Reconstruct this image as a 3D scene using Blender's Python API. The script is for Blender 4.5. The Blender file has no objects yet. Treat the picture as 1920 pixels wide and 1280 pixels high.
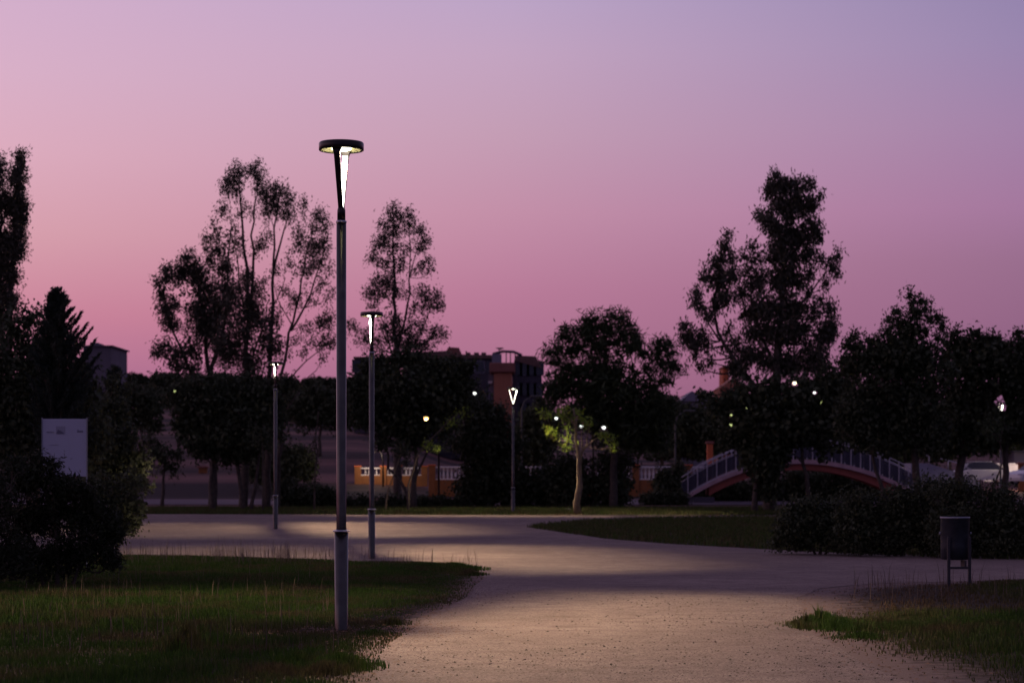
import bpy, math, random
import numpy as np
from mathutils import Vector, Matrix
from mathutils.geometry import delaunay_2d_cdt
R = math.radians
scene = bpy.context.scene
col = scene.collection
rng = np.random.default_rng(7)
random.seed(7)

# ------------------------------------------------------------------ camera
FPX, CX, HY, CAMH = 4000.0, 960.0, 888.0, 1.6       # focal length in photo pixels, centre column, horizon row
cam_d = bpy.data.cameras.new("camera"); cam = bpy.data.objects.new("camera", cam_d); col.objects.link(cam)
cam.location = (0, 0, CAMH); cam.rotation_euler = (R(90), 0, 0)
cam_d.sensor_width = 36; cam_d.lens = 75.0; cam_d.shift_y = (HY-640)/1920.0
cam_d.clip_start = 0.1; cam_d.clip_end = 20000
cam_d.dof.use_dof = True; cam_d.dof.focus_distance = 22.0; cam_d.dof.aperture_fstop = 3.2; cam_d.dof.aperture_blades = 0
scene.camera = cam

# ------------------------------------------------------------------ dusk sky
def s2l(c):
    c = [v/255.0 for v in c]
    return tuple((v/12.92 if v <= 0.04045 else ((v+0.055)/1.055)**2.4) for v in c)
world = bpy.data.worlds.new("World"); scene.world = world; world.use_nodes = True
nt = world.node_tree; nt.nodes.clear()
def N(nt, t, **k):
    n = nt.nodes.new(t)
    for a, b in k.items():
        if hasattr(n, a): setattr(n, a, b)
        else: n.inputs[a].default_value = b
    return n
def math_node(nt, op, a, b=None, clamp=False):
    n = nt.nodes.new('ShaderNodeMath'); n.operation = op; n.use_clamp = clamp
    for i, v in enumerate((a, b)):
        if v is None: continue
        if isinstance(v, (int, float)): n.inputs[i].default_value = v
        else: nt.links.new(v, n.inputs[i])
    return n.outputs[0]
def sky_ramp(nt, fac, stops):
    r = nt.nodes.new('ShaderNodeValToRGB'); nt.links.new(fac, r.inputs[0])
    e = r.color_ramp.elements
    while len(e) < len(stops): e.new(0.5)
    for el, (p, c) in zip(e, stops):
        el.position = p; el.color = (*c, 1)
    return r.outputs[0]
tc = nt.nodes.new('ShaderNodeTexCoord'); sp = nt.nodes.new('ShaderNodeSeparateXYZ')
nt.links.new(tc.outputs['Generated'], sp.inputs[0])
X_, Y_, Z_ = sp.outputs
elev = math_node(nt, 'MAXIMUM', Z_, 0.0)
def el(py): return math.sin(math.atan((HY-py)/FPX))
ZEN = (0.118, 0.096, 0.205)
LEFT = [(0, s2l((150,92,128))), (el(705), s2l((180,114,146))), (el(600), s2l((204,132,154))), (el(450), s2l((216,160,173))),
        (el(300), s2l((221,172,190))), (el(150), s2l((217,176,200))), (el(0), s2l((211,175,204))), (0.42, (0.30,0.22,0.36)), (1, ZEN)]
MID = [(0, s2l((142,90,118))), (el(680), s2l((172,112,141))), (el(550), s2l((184,123,152))), (el(400), s2l((195,143,168))),
       (el(250), s2l((196,157,181))), (el(100), s2l((195,164,193))), (el(0), s2l((188,164,198))), (0.42, (0.22,0.18,0.32)), (1, ZEN)]
RIGHT = [(0, s2l((112,70,106))), (el(600), s2l((148,103,135))), (el(500), s2l((153,110,142))), (el(400), s2l((164,120,158))),
         (el(250), s2l((162,130,168))), (el(100), s2l((153,134,174))), (el(0), s2l((147,132,173))), (0.42, (0.14,0.13,0.25)), (1, ZEN)]
az = math_node(nt, 'ARCTAN2', X_, Y_)
f1 = nt.nodes.new('ShaderNodeMapRange'); nt.links.new(az, f1.inputs[0]); f1.inputs[1].default_value = -0.24; f1.inputs[2].default_value = 0.0
f2 = nt.nodes.new('ShaderNodeMapRange'); nt.links.new(az, f2.inputs[0]); f2.inputs[1].default_value = 0.0; f2.inputs[2].default_value = 0.24
mx = nt.nodes.new('ShaderNodeMixRGB'); nt.links.new(f1.outputs[0], mx.inputs[0])
nt.links.new(sky_ramp(nt, elev, LEFT), mx.inputs[1]); nt.links.new(sky_ramp(nt, elev, MID), mx.inputs[2])
mx2 = nt.nodes.new('ShaderNodeMixRGB'); nt.links.new(f2.outputs[0], mx2.inputs[0])
nt.links.new(mx.outputs[0], mx2.inputs[1]); nt.links.new(sky_ramp(nt, elev, RIGHT), mx2.inputs[2])
# the afterglow is ahead and to the left; the sky opposite it is already night blue
glow = math_node(nt, 'ADD', math_node(nt, 'MULTIPLY', X_, -0.62), math_node(nt, 'MULTIPLY', Y_, 0.78))
gr = nt.nodes.new('ShaderNodeMapRange'); gr.interpolation_type = 'SMOOTHSTEP'; nt.links.new(glow, gr.inputs[0])
gr.inputs[1].default_value = -0.5; gr.inputs[2].default_value = 0.5; gr.inputs[3].default_value = 0.0; gr.inputs[4].default_value = 1.0
mx3 = nt.nodes.new('ShaderNodeMixRGB'); nt.links.new(gr.outputs[0], mx3.inputs[0])
nt.links.new(sky_ramp(nt, elev, [(0, (0.100,0.086,0.175)), (0.5, (0.112,0.095,0.195)), (1, ZEN)]), mx3.inputs[1])
nt.links.new(mx2.outputs[0], mx3.inputs[2])
bg = nt.nodes.new('ShaderNodeBackground'); bg.inputs[1].default_value = 1.0
wo = nt.nodes.new('ShaderNodeOutputWorld')
nt.links.new(mx3.outputs[0], bg.inputs[0]); nt.links.new(bg.outputs[0], wo.inputs[0])
scene.view_settings.view_transform = 'Standard'; scene.view_settings.look = 'None'
scene.view_settings.exposure = 0.0; scene.view_settings.gamma = 1.0
scene.cycles.max_bounces = 6; scene.cycles.sample_clamp_indirect = 4.0
scene.cycles.use_denoising = True

# ------------------------------------------------------------------ materials
MATS = {}
def mat(name, base, rough=0.8, metal=0.0, emit=None, estr=0.0, var=0.0, scale=4.0, bump=0.0, island=0.0, trans=0.0, spec=None, col2=None):
    m = bpy.data.materials.new(name); m.use_nodes = True; t = m.node_tree; b = t.nodes['Principled BSDF']
    b.inputs['Base Color'].default_value = (*base, 1); b.inputs['Roughness'].default_value = rough; b.inputs['Metallic'].default_value = metal
    if spec is not None: b.inputs['Specular IOR Level'].default_value = spec
    if emit: b.inputs['Emission Color'].default_value = (*emit, 1); b.inputs['Emission Strength'].default_value = estr
    c = None
    if var or bump:
        tc = t.nodes.new('ShaderNodeTexCoord'); n = t.nodes.new('ShaderNodeTexNoise'); n.inputs['Scale'].default_value = scale; n.inputs['Detail'].default_value = 6
        t.links.new(tc.outputs['Object'], n.inputs[0])
        if var:
            mr = t.nodes.new('ShaderNodeMapRange'); t.links.new(n.outputs[0], mr.inputs[0])
            mr.inputs[1].default_value = 0.3; mr.inputs[2].default_value = 0.7
            x = t.nodes.new('ShaderNodeMixRGB'); t.links.new(mr.outputs[0], x.inputs[0])
            x.inputs[1].default_value = (*[v*(1-var) for v in base], 1)
            x.inputs[2].default_value = (*(col2 if col2 else [min(1, v*(1+var)) for v in base]), 1); c = x.outputs[0]
        if bump:
            bn = t.nodes.new('ShaderNodeBump'); bn.inputs['Strength'].default_value = bump; bn.inputs['Distance'].default_value = 0.02
            t.links.new(n.outputs[0], bn.inputs['Height']); t.links.new(bn.outputs[0], b.inputs['Normal'])
    if island:
        g = t.nodes.new('ShaderNodeNewGeometry'); x = t.nodes.new('ShaderNodeMixRGB'); t.links.new(g.outputs['Random Per Island'], x.inputs[0])
        x.inputs[1].default_value = (*[v*(1-island) for v in base], 1)
        x.inputs[2].default_value = (*(col2 if col2 else [v*(1+island) for v in base]), 1); c = x.outputs[0]
    if c: t.links.new(c, b.inputs['Base Color'])
    if trans:
        tr = t.nodes.new('ShaderNodeBsdfTranslucent'); ms = t.nodes.new('ShaderNodeMixShader'); ms.inputs[0].default_value = trans
        if c: t.links.new(c, tr.inputs[0])
        else: tr.inputs[0].default_value = (*base, 1)
        t.links.new(b.outputs[0], ms.inputs[1]); t.links.new(tr.outputs[0], ms.inputs[2])
        t.links.new(ms.outputs[0], t.nodes['Material Output'].inputs[0])
    MATS[name] = m; return m
WARM = (1.0, 0.86, 0.62)
mat('galvanised_steel', (0.080,0.076,0.070), 0.22, 0.85, var=0.25, scale=9, bump=0.04)
MATS['galvanised_steel'].node_tree.nodes['Principled BSDF'].inputs['Coat Weight'].default_value = 0.15
MATS['galvanised_steel'].node_tree.nodes['Principled BSDF'].inputs['Coat Roughness'].default_value = 0.12
mat('flange_steel', (0.5,0.5,0.55), 0.3, 0.9)
mat('black_paint', (0.035,0.028,0.028), 0.28, 0.6)
mat('lamp_lens', (0.8,0.8,0.8), 0.4, emit=(1.0,0.93,0.72), estr=15.0)
mat('lamp_reflector', (0.55,0.50,0.26), 0.5)
mat('arm_face_glow', (0.8,0.8,0.8), 0.4, emit=(1.0,0.95,0.80), estr=11.0)  # emission stands in for the disc light falling on the inner arm faces
mat('far_warm', (0.8,0.8,0.8), 0.4, emit=(1.0,0.90,0.55), estr=3.6)
mat('far_white', (0.8,0.8,0.8), 0.4, emit=(0.92,0.97,0.88), estr=2.4)
mat('far_orange', (0.8,0.8,0.8), 0.4, emit=(1.0,0.52,0.13), estr=5.0)
mat('far_dim', (0.5,0.5,0.4), 0.4, emit=(0.85,1.0,0.35), estr=0.9)
mat('tail_red', (0.5,0.02,0.02), 0.3, emit=(1.0,0.12,0.06), estr=0.5)
mat('bark', (0.085,0.065,0.05), 0.9, var=0.4, scale=6, bump=0.6)
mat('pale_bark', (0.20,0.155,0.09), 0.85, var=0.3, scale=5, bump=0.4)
mat('eucalypt_leaf', (0.085,0.078,0.052), 0.55, island=0.45, trans=0.2, spec=0.3)
mat('dark_leaf', (0.060,0.072,0.036), 0.6, island=0.4, trans=0.12, spec=0.2)
mat('conifer_leaf', (0.04,0.052,0.036), 0.7, island=0.4, spec=0.2)
mat('fern_leaf', (0.060,0.080,0.036), 0.6, island=0.4, trans=0.25, spec=0.2)
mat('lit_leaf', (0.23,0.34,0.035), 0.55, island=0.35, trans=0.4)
mat('bush_leaf', (0.032,0.038,0.020), 0.6, island=0.45, trans=0.1, spec=0.12)
mat('shrub_leaf', (0.058,0.070,0.034), 0.6, island=0.4, trans=0.1, spec=0.2)
mat('board_white', (0.50,0.50,0.62), 0.4, var=0.05, scale=1.5)
mat('board_ink', (0.16,0.15,0.22), 0.6)
mat('board_tint', (0.36,0.35,0.44), 0.6)
mat('board_frame', (0.35,0.36,0.40), 0.5, 0.5)
mat('bin_paint', (0.040,0.045,0.055), 0.38, 0.3, var=0.2, scale=12)
mat('bin_leg', (0.05,0.045,0.05), 0.5, 0.3)
mat('terracotta', (0.40,0.15,0.085), 0.8, var=0.12, scale=0.6)
mat('terracotta_dark', (0.26,0.10,0.08), 0.85, var=0.15, scale=0.8)
mat('grey_render', (0.15,0.13,0.165), 0.85, var=0.15, scale=0.5)
mat('dark_render', (0.075,0.065,0.085), 0.85, var=0.15, scale=0.5)
mat('roof_tile', (0.16,0.085,0.075), 0.85, var=0.2, scale=2)
mat('window_glass', (0.03,0.03,0.045), 0.12)
mat('shutter', (0.20,0.18,0.24), 0.6)
mat('orange_paint', (0.24,0.088,0.026), 0.75, var=0.15, scale=3)
mat('rust_orange', (0.60,0.14,0.045), 0.65, var=0.1, scale=3)
mat('white_concrete', (0.70,0.66,0.68), 0.75, var=0.08, scale=4)
mat('bridge_steel', (0.50,0.46,0.50), 0.5, 0.2)
mat('bridge_deck', (0.52,0.33,0.34), 0.7, var=0.15, scale=3)
mat('bridge_beam', (0.36,0.09,0.06), 0.6, var=0.15, scale=2)
mat('bridge_mesh', (0.05,0.045,0.07), 0.5)
MATS['bridge_mesh'].node_tree.nodes['Principled BSDF'].inputs['Alpha'].default_value = 0.7
mat('grey_ramp', (0.28,0.27,0.34), 0.85, var=0.15, scale=1.5)
mat('car_white', (0.72,0.70,0.70), 0.25)
mat('car_blue', (0.16,0.20,0.42), 0.25)
mat('unlit_grey', (0.12,0.115,0.10), 0.6)
mat('tyre', (0.02,0.02,0.02), 0.8)
mat('stone', (0.34,0.33,0.30), 0.9, var=0.2, scale=20, bump=0.4)
mat('pebble', (0.10,0.075,0.06), 0.9, island=0.7, col2=(0.26,0.20,0.16))
mat('dark_pebble', (0.05,0.036,0.028), 0.9, island=0.6, col2=(0.14,0.10,0.08))
mat('litter', (0.12,0.055,0.03), 0.85, island=0.6, col2=(0.30,0.17,0.10))
mat('dry_stalk', (0.14,0.10,0.07), 0.8, island=0.4)
mat('hedge_wood', (0.05,0.04,0.03), 0.9)

def set_material_nodes(name, build, rough=0.95):
    m = bpy.data.materials.new(name); m.use_nodes = True; t = m.node_tree; b = t.nodes['Principled BSDF']; b.inputs['Roughness'].default_value = rough
    b.inputs['Specular IOR Level'].default_value = 0.15
    build(t, b); MATS[name] = m
def noise(t, vec, scale, detail=5, rough=0.55):
    n = t.nodes.new('ShaderNodeTexNoise'); n.inputs['Scale'].default_value = scale; n.inputs['Detail'].default_value = detail; n.inputs['Roughness'].default_value = rough
    t.links.new(vec, n.inputs[0]); return n.outputs[0]
def mrange(t, v, a, b, c=0.0, d=1.0):
    n = t.nodes.new('ShaderNodeMapRange'); t.links.new(v, n.inputs[0])
    for i, x in enumerate((a, b, c, d)): n.inputs[i+1].default_value = x
    return n.outputs[0]
def mixc(t, f, a, b, mode='MIX'):
    n = t.nodes.new('ShaderNodeMixRGB'); n.blend_type = mode
    if isinstance(f, float): n.inputs[0].default_value = f
    else: t.links.new(f, n.inputs[0])
    for i, v in ((1, a), (2, b)):
        if isinstance(v, tuple): n.inputs[i].default_value = (*v, 1)
        else: t.links.new(v, n.inputs[i])
    return n.outputs[0]
def path_nodes(t, b):
    g = t.nodes.new('ShaderNodeNewGeometry'); p = g.outputs['Position']
    base = mixc(t, mrange(t, noise(t, p, 0.35, 4), .35, .65), (0.275,0.215,0.185), (0.365,0.290,0.245))
    base = mixc(t, mrange(t, noise(t, p, 2.6, 6, .65), .42, .72), base, (0.235,0.175,0.150))
    base = mixc(t, mrange(t, noise(t, p, 0.9, 5, .6), .56, .74, 0, .6), base, (0.17,0.125,0.105))
    grit = mrange(t, noise(t, p, 38, 4, .9), .38, .62, 0.35, 1.25)
    comb = t.nodes.new('ShaderNodeCombineXYZ')
    for i in range(3): t.links.new(grit, comb.inputs[i])
    base = mixc(t, 0.85, base, comb.outputs[0], 'MULTIPLY')
    speck = mrange(t, noise(t, p, 24, 3, .75), .62, .67)
    base = mixc(t, speck, base, (0.07,0.052,0.042))
    t.links.new(base, b.inputs['Base Color'])
    bn = t.nodes.new('ShaderNodeBump'); bn.inputs['Strength'].default_value = 0.7; bn.inputs['Distance'].default_value = 0.012
    h = math_node(t, 'ADD', noise(t, p, 30, 5, .75), math_node(t, 'MULTIPLY', noise(t, p, 5, 3), 1.5))
    t.links.new(h, bn.inputs['Height']); t.links.new(bn.outputs[0], b.inputs['Normal'])
set_material_nodes('gravel_path', path_nodes)
def ground_nodes(t, b):
    g = t.nodes.new('ShaderNodeNewGeometry'); p = g.outputs['Position']
    near = mixc(t, mrange(t, noise(t, p, 0.8, 5), .4, .62), (0.026,0.028,0.012), (0.060,0.040,0.026))
    near = mixc(t, mrange(t, noise(t, p, 9, 5, .7), .4, .65), near, (0.060,0.046,0.030))
    wn = t.nodes.new('ShaderNodeAttribute'); wn.attribute_name = 'worn'
    wf = math_node(t, 'ADD', wn.outputs['Fac'], math_node(t, 'MULTIPLY', math_node(t, 'SUBTRACT', noise(t, p, 5, 6, .8), 0.5), 1.6))
    near = mixc(t, mrange(t, wf, .35, .80), near, (0.22,0.165,0.14))
    sep = t.nodes.new('ShaderNodeSeparateXYZ'); t.links.new(p, sep.inputs[0])
    mp = t.nodes.new('ShaderNodeMapping'); mp.inputs['Scale'].default_value = (0.008, 0.065, 0.0); t.links.new(p, mp.inputs[0])
    far = mixc(t, mrange(t, noise(t, mp.outputs[0], 1.0, 5), .42, .6), (0.028,0.020,0.022), (0.20,0.105,0.090))
    f = mrange(t, sep.outputs[1], 96, 104)
    t.links.new(mixc(t, f, near, far), b.inputs['Base Color'])
    bn = t.nodes.new('ShaderNodeBump'); bn.inputs['Strength'].default_value = 0.8; bn.inputs['Distance'].default_value = 0.03
    t.links.new(noise(t, p, 14, 5, .7), bn.inputs['Height']); t.links.new(bn.outputs[0], b.inputs['Normal'])
set_material_nodes('soil', ground_nodes)
def grass_nodes(t, b):
    g = t.nodes.new('ShaderNodeNewGeometry'); p = g.outputs['Position']
    c = mixc(t, g.outputs['Random Per Island'], (0.032,0.074,0.010), (0.064,0.120,0.020))
    dry = mixc(t, g.outputs['Random Per Island'], (0.070,0.042,0.022), (0.170,0.110,0.062))
    f = mrange(t, noise(t, p, 0.8, 6, .65), .46, .62)
    at = t.nodes.new('ShaderNodeAttribute'); at.attribute_name = 'dry'
    f2 = math_node(t, 'MAXIMUM', math_node(t, 'MULTIPLY', f, 0.75), at.outputs['Fac'])
    out = mixc(t, f2, c, dry)
    t.links.new(out, b.inputs['Base Color']); b.inputs['Roughness'].default_value = 0.6
    tr = t.nodes.new('ShaderNodeBsdfTranslucent'); t.links.new(out, tr.inputs[0])
    ms = t.nodes.new('ShaderNodeMixShader'); ms.inputs[0].default_value = 0.25
    t.links.new(b.outputs[0], ms.inputs[1]); t.links.new(tr.outputs[0], ms.inputs[2]); t.links.new(ms.outputs[0], t.nodes['Material Output'].inputs[0])
set_material_nodes('grass', grass_nodes)
def road_nodes(t, b):
    g = t.nodes.new('ShaderNodeNewGeometry'); p = g.outputs['Position']
    mp = t.nodes.new('ShaderNodeMapping'); mp.inputs['Scale'].default_value = (0.05, 0.6, 0.0); t.links.new(p, mp.inputs[0])
    t.links.new(mixc(t, mrange(t, noise(t, mp.outputs[0], 1.0, 3), .4, .62), (0.09,0.075,0.10), (0.16,0.125,0.15)), b.inputs['Base Color'])
set_material_nodes('road_surface', road_nodes)
M = MATS

# ------------------------------------------------------------------ terrain
def smooth_interp(y, xs, zs):
    return np.interp(y, xs, zs)
_ys = np.arange(-400.0, 4000.0, 1.0)
def _prof(pts, k=9):
    xs, zs = zip(*pts); z = np.interp(_ys, xs, zs)
    ker = np.hanning(k+2)[1:-1]; ker /= ker.sum()
    return np.convolve(np.pad(z, (k//2, k//2), 'edge'), ker, 'valid')
NEARP = [(-400,0),(22,0),(43,-.13),(64,-.055),(84,.04),(95,.06),(115,.10),(130,.2)]
P_R = _prof(NEARP+[(150,.8),(250,3.0),(420,9),(700,18),(1000,22),(4000,-40)])
P_L = _prof(NEARP+[(150,1.7),(200,4.4),(250,6.6),(420,15.0),(700,31.5),(900,32),(4000,-60)])
def terr(x, y):
    x = np.asarray(x, float); y = np.asarray(y, float)
    l = np.interp(y, _ys, P_L); r = np.interp(y, _ys, P_R)
    w = np.clip((x/np.maximum(y, 1.0)+0.07)/0.05, 0, 1); w = w*w*(3-2*w)
    return l*(1-w)+r*w
def at(px, py, Y):                       # photo pixel at a depth -> point in the world
    return Vector(((px-CX)/FPX*Y, Y, CAMH-(py-HY)/FPX*Y))
def on_ground(px, py):
    Y = CAMH*FPX/(py-HY)
    for _ in range(12):
        z = float(terr((px-CX)/FPX*Y, Y)); Y = (CAMH-z)*FPX/(py-HY)
    return ((px-CX)/FPX*Y, Y)
def gz(x, y): return float(terr(x, y))

# ------------------------------------------------------------------ object helpers
def tag(o, label=None, cat=None, group=None, kind=None):
    if label: o['label'] = label
    if cat: o['category'] = cat
    if group: o['group'] = group
    if kind: o['kind'] = kind
    return o
def empty(name, loc, rz=0.0, **k):
    o = bpy.data.objects.new(name, None); col.objects.link(o); o.location = loc; o.rotation_euler = (0, 0, rz); o.empty_display_size = 0.2
    return tag(o, **k)
def mesh_np(name, V, F, material, parent=None, smooth=False, loc=None):
    """V (n,3), F (m,k) array of equal-size faces"""
    me = bpy.data.meshes.new(name); V = np.asarray(V, np.float32); F = np.asarray(F, np.int32)
    me.vertices.add(len(V)); me.vertices.foreach_set('co', V.ravel())
    k = F.shape[1]; me.loops.add(F.size); me.loops.foreach_set('vertex_index', F.ravel())
    me.polygons.add(len(F)); me.polygons.foreach_set('loop_start', np.arange(len(F), dtype=np.int32)*k)
    me.polygons.foreach_set('use_smooth', np.full(len(F), smooth)); me.update(calc_edges=True)
    me.materials.append(material)
    o = bpy.data.objects.new(name, me); col.objects.link(o)
    if parent: o.parent = parent
    if loc is not None: o.location = loc
    return o
class MB:
    def __init__(s): s.v = []; s.f = []; s.sm = []
    def add(s, v, f, sm=False):
        n = len(s.v); s.v += [tuple(p) for p in v]; s.f += [tuple(i+n for i in q) for q in f]; s.sm += [sm]*len(f); return s
    def box(s, c, d, rz=0.0, bev=0.0):
        x, y, z = (v/2 for v in d); P = []
        if bev:
            b = min(bev, x, y, z)
            # chamfered box: 24 verts
            vs = []; 
            for sx in (-1, 1):
                for sy in (-1, 1):
                    for sz in (-1, 1):
                        vs.append((sx*x, sy*(y-b), sz*(z-b))); vs.append((sx*(x-b), sy*y, sz*(z-b))); vs.append((sx*(x-b), sy*(y-b), sz*z))
            def i(sx, sy, sz, k): return ((sx > 0)*4+(sy > 0)*2+(sz > 0))*3+k
            f = []
            for sx in (-1, 1): f.append([i(sx,-1,-1,0), i(sx,1,-1,0), i(sx,1,1,0), i(sx,-1,1,0)][::sx])
            for sy in (-1, 1): f.append([i(-1,sy,-1,1), i(1,sy,-1,1), i(1,sy,1,1), i(-1,sy,1,1)][::-sy])
            for sz in (-1, 1): f.append([i(-1,-1,sz,2), i(1,-1,sz,2), i(1,1,sz,2), i(-1,1,sz,2)][::sz])
            for a in (-1, 1):
                for c_ in (-1, 1):
                    f.append([i(a,c_,-1,0), i(a,c_,1,0), i(a,c_,1,1), i(a,c_,-1,1)])
                    f.append([i(a,-1,c_,0), i(a,1,c_,0), i(a,1,c_,2), i(a,-1,c_,2)])
                    f.append([i(-1,a,c_,1), i(1,a,c_,1), i(1,a,c_,2), i(-1,a,c_,2)])
            for sx in (-1, 1):
                for sy in (-1, 1):
                    for sz in (-1, 1): f.append([i(sx,sy,sz,0), i(sx,sy,sz,1), i(sx,sy,sz,2)])
        else:
            vs = [(sx*x, sy*y, sz*z) for sz in (-1, 1) for sy in (-1, 1) for sx in (-1, 1)]
            f = [(0,2,3,1),(4,5,7,6),(0,1,5,4),(2,6,7,3),(0,4,6,2),(1,3,7,5)]
        ca, sa = math.cos(rz), math.sin(rz)
        return s.add([(c[0]+p[0]*ca-p[1]*sa, c[1]+p[0]*sa+p[1]*ca, c[2]+p[2]) for p in vs], f)
    def lathe(s, prof, n=24, c=(0,0,0), cap0=True, cap1=True):
        v = []; f = []
        for r, z in prof:
            for k in range(n):
                a = 2*math.pi*k/n; v.append((c[0]+r*math.cos(a), c[1]+r*math.sin(a), c[2]+z))
        for j in range(len(prof)-1):
            for k in range(n):
                k2 = (k+1) % n; f.append((j*n+k, j*n+k2, (j+1)*n+k2, (j+1)*n+k))
        s.add(v, f, True)
        m = len(s.v)-len(v)
        if cap0: s.f.append(tuple(m+k for k in range(n-1, -1, -1))); s.sm.append(False)
        if cap1: s.f.append(tuple(m+(len(prof)-1)*n+k for k in range(n))); s.sm.append(False)
        return s
    def tube(s, pts, rad, n=6):
        pts = [Vector(p) for p in pts]; rad = list(rad) if hasattr(rad, '__len__') else [rad]*len(pts)
        v = []; f = []; up = Vector((0.31, 0.2, 1)).normalized(); prev = None
        for i, p in enumerate(pts):
            d = (pts[min(i+1, len(pts)-1)]-pts[max(i-1, 0)])
            d = d.normalized() if d.length > 1e-9 else Vector((0, 0, 1))
            a = d.cross(up) if prev is None else prev-d*prev.dot(d)
            if a.length < 1e-4: a = d.cross(Vector((1, 0, 0)))
            a.normalize(); prev = a; b = d.cross(a)
            for k in range(n):
                t = 2*math.pi*k/n; v.append(p+(a*math.cos(t)+b*math.sin(t))*rad[i])
        for i in range(len(pts)-1):
            for k in range(n):
                k2 = (k+1) % n; f.append((i*n+k, i*n+k2, (i+1)*n+k2, (i+1)*n+k))
        s.add(v, f, True)
        m = len(s.v)-len(v); s.f.append(tuple(m+k for k in range(n-1, -1, -1))); s.sm.append(False)
        s.f.append(tuple(m+(len(pts)-1)*n+k for k in range(n))); s.sm.append(False)
        return s
    def prism(s, poly, y0, y1):        # polygon in xz swept along y
        n = len(poly); v = [(x, y0, z) for x, z in poly]+[(x, y1, z) for x, z in poly]
        f = [tuple(range(n)), tuple(range(2*n-1, n-1, -1))]+[(i, i+n, (i+1) % n+n, (i+1) % n) for i in range(n)]
        return s.add(v, f)
    def build(s, name, material, parent=None, loc=None):
        me = bpy.data.meshes.new(name); me.from_pydata(s.v, [], s.f); me.polygons.foreach_set('use_smooth', s.sm)
        import bmesh
        bm = bmesh.new(); bm.from_mesh(me); bmesh.ops.recalc_face_normals(bm, faces=bm.faces); bm.to_mesh(me); bm.free()
        me.update(); me.materials.append(material)
        o = bpy.data.objects.new(name, me); col.objects.link(o)
        if parent: o.parent = parent
        if loc is not None: o.location = loc
        return o
def copy_tree(o, parent=None):
    c = o.copy(); col.objects.link(c); c.parent = parent
    for ch in [x for x in bpy.data.objects if x.parent == o]: copy_tree(ch, c)
    return c

# ------------------------------------------------------------------ ground, path, road
def grid_axis(segs):
    out = [segs[0][0]]
    for a, b, st in segs:
        n = max(1, int(round((b-a)/st))); out += list(np.linspace(a, b, n+1)[1:])
    return np.array(out)
gx = grid_axis([(-1500,-300,150),(-300,-60,20),(-60,-12,3),(-12,12,.16),(12,60,3),(60,300,20),(300,1500,150)])
gy = grid_axis([(-300,0,50),(0,12,3),(12,46,.2),(46,130,1.0),(130,300,8),(300,1000,35),(1000,4000,300)])
GX, GY = np.meshgrid(gx, gy); GZ = terr(GX, GY)
nx, ny = len(gx), len(gy); idx = np.arange(nx*ny).reshape(ny, nx)
F = np.stack([idx[:-1,:-1], idx[:-1,1:], idx[1:,1:], idx[1:,:-1]], -1).reshape(-1, 4)
GROUND = tag(mesh_np('ground', np.stack([GX, GY, GZ], -1).reshape(-1, 3), F, M['soil'], smooth=True), kind='structure')

def densify(poly, step, rough, freq=1.2, closed=True):
    out = []; n = len(poly)
    for i in range(n if closed else n-1):
        a = np.array(poly[i]); b = np.array(poly[(i+1) % n]); d = np.linalg.norm(b-a); k = max(1, int(d/step))
        for j in range(k): out.append(a+(b-a)*j/k)
    P = np.array(out)
    ph = rng.uniform(0, 6.28, (8, 2)); amp = rng.uniform(.4, 1, 8)
    s = np.arange(len(P))*step
    for k in range(8):
        w = freq*(1.7**k)/4
        P = P+rough*amp[k]/(1+k*.5)*np.stack([np.sin(s*w+ph[k,0]), np.sin(s*w*1.13+ph[k,1])], -1)
    return P+rng.normal(0, rough*.35, P.shape)
def inside(poly, x, y):
    poly = np.asarray(poly); r = np.zeros(len(x), bool); n = len(poly)
    x1, y1 = poly[:, 0], poly[:, 1]
    for i in range(n):
        j = i-1; c = ((y1[i] > y) != (y1[j] > y))
        t = (x1[j]-x1[i])*(y-y1[i])/(y1[j]-y1[i]+1e-12)+x1[i]
        r ^= c & (x < t)
    return r
def sheet(name, poly, dz, material, step=1.0):
    x0, y0 = poly.min(0); x1, y1 = poly.max(0)
    gx_, gy_ = np.meshgrid(np.arange(x0, x1, step*2), np.arange(y0, y1, step)); q = np.stack([gx_.ravel(), gy_.ravel()], -1)
    q = q[inside(poly, q[:, 0], q[:, 1])]
    pts = [Vector((float(a), float(b))) for a, b in np.vstack([poly, q])]
    n = len(poly)
    v, e, f, *_ = delaunay_2d_cdt(pts, [], [list(range(n))], 1, 1e-5)
    xy = np.array([(p.x, p.y) for p in v]); z = terr(xy[:, 0], xy[:, 1])+dz
    return mesh_np(name, np.column_stack([xy, z]), np.array([t for t in f if len(t) == 3]), material, smooth=True)
left_edge_px = [(700,1330),(722,1240),(735,1205),(775,1178),(800,1158),(845,1135),(878,1118),(886,1102),(910,1082),(890,1066),(850,1054),(780,1052),(700,1052),(600,1048),(420,1042),(230,1040),(60,1038)]
L = [on_ground(*p) for p in left_edge_px]
far_px = [(60,963),(500,964),(960,966),(1240,967),(1470,966)]
FAR = [on_ground(*p) for p in far_px]
isl_px = [(1470,969),(1240,971),(1100,976),(1040,981),(985,988),(1040,996),(1130,1009),(1250,1019),(1400,1028),(1600,1038),(1780,1046),(2060,1052)]
ISL = [on_ground(*p) for p in isl_px]
right_px = [(2060,1086),(1920,1086),(1800,1090),(1650,1093),(1540,1103),(1490,1120),(1500,1150),(1540,1168),(1505,1180),(1560,1203),(1620,1238),(1710,1280),(1790,1330)]
RT = [on_ground(*p) for p in right_px]
PATH = [(-2.2, -6.0)]+L+[(-60, 36.0), (-60, FAR[0][1])]+FAR+ISL+RT+[(5.0, -6.0)]
PATH = densify(PATH, 0.16, 0.03)
tag(sheet('path', PATH, 0.006, M['gravel_path']), kind='structure')
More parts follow.
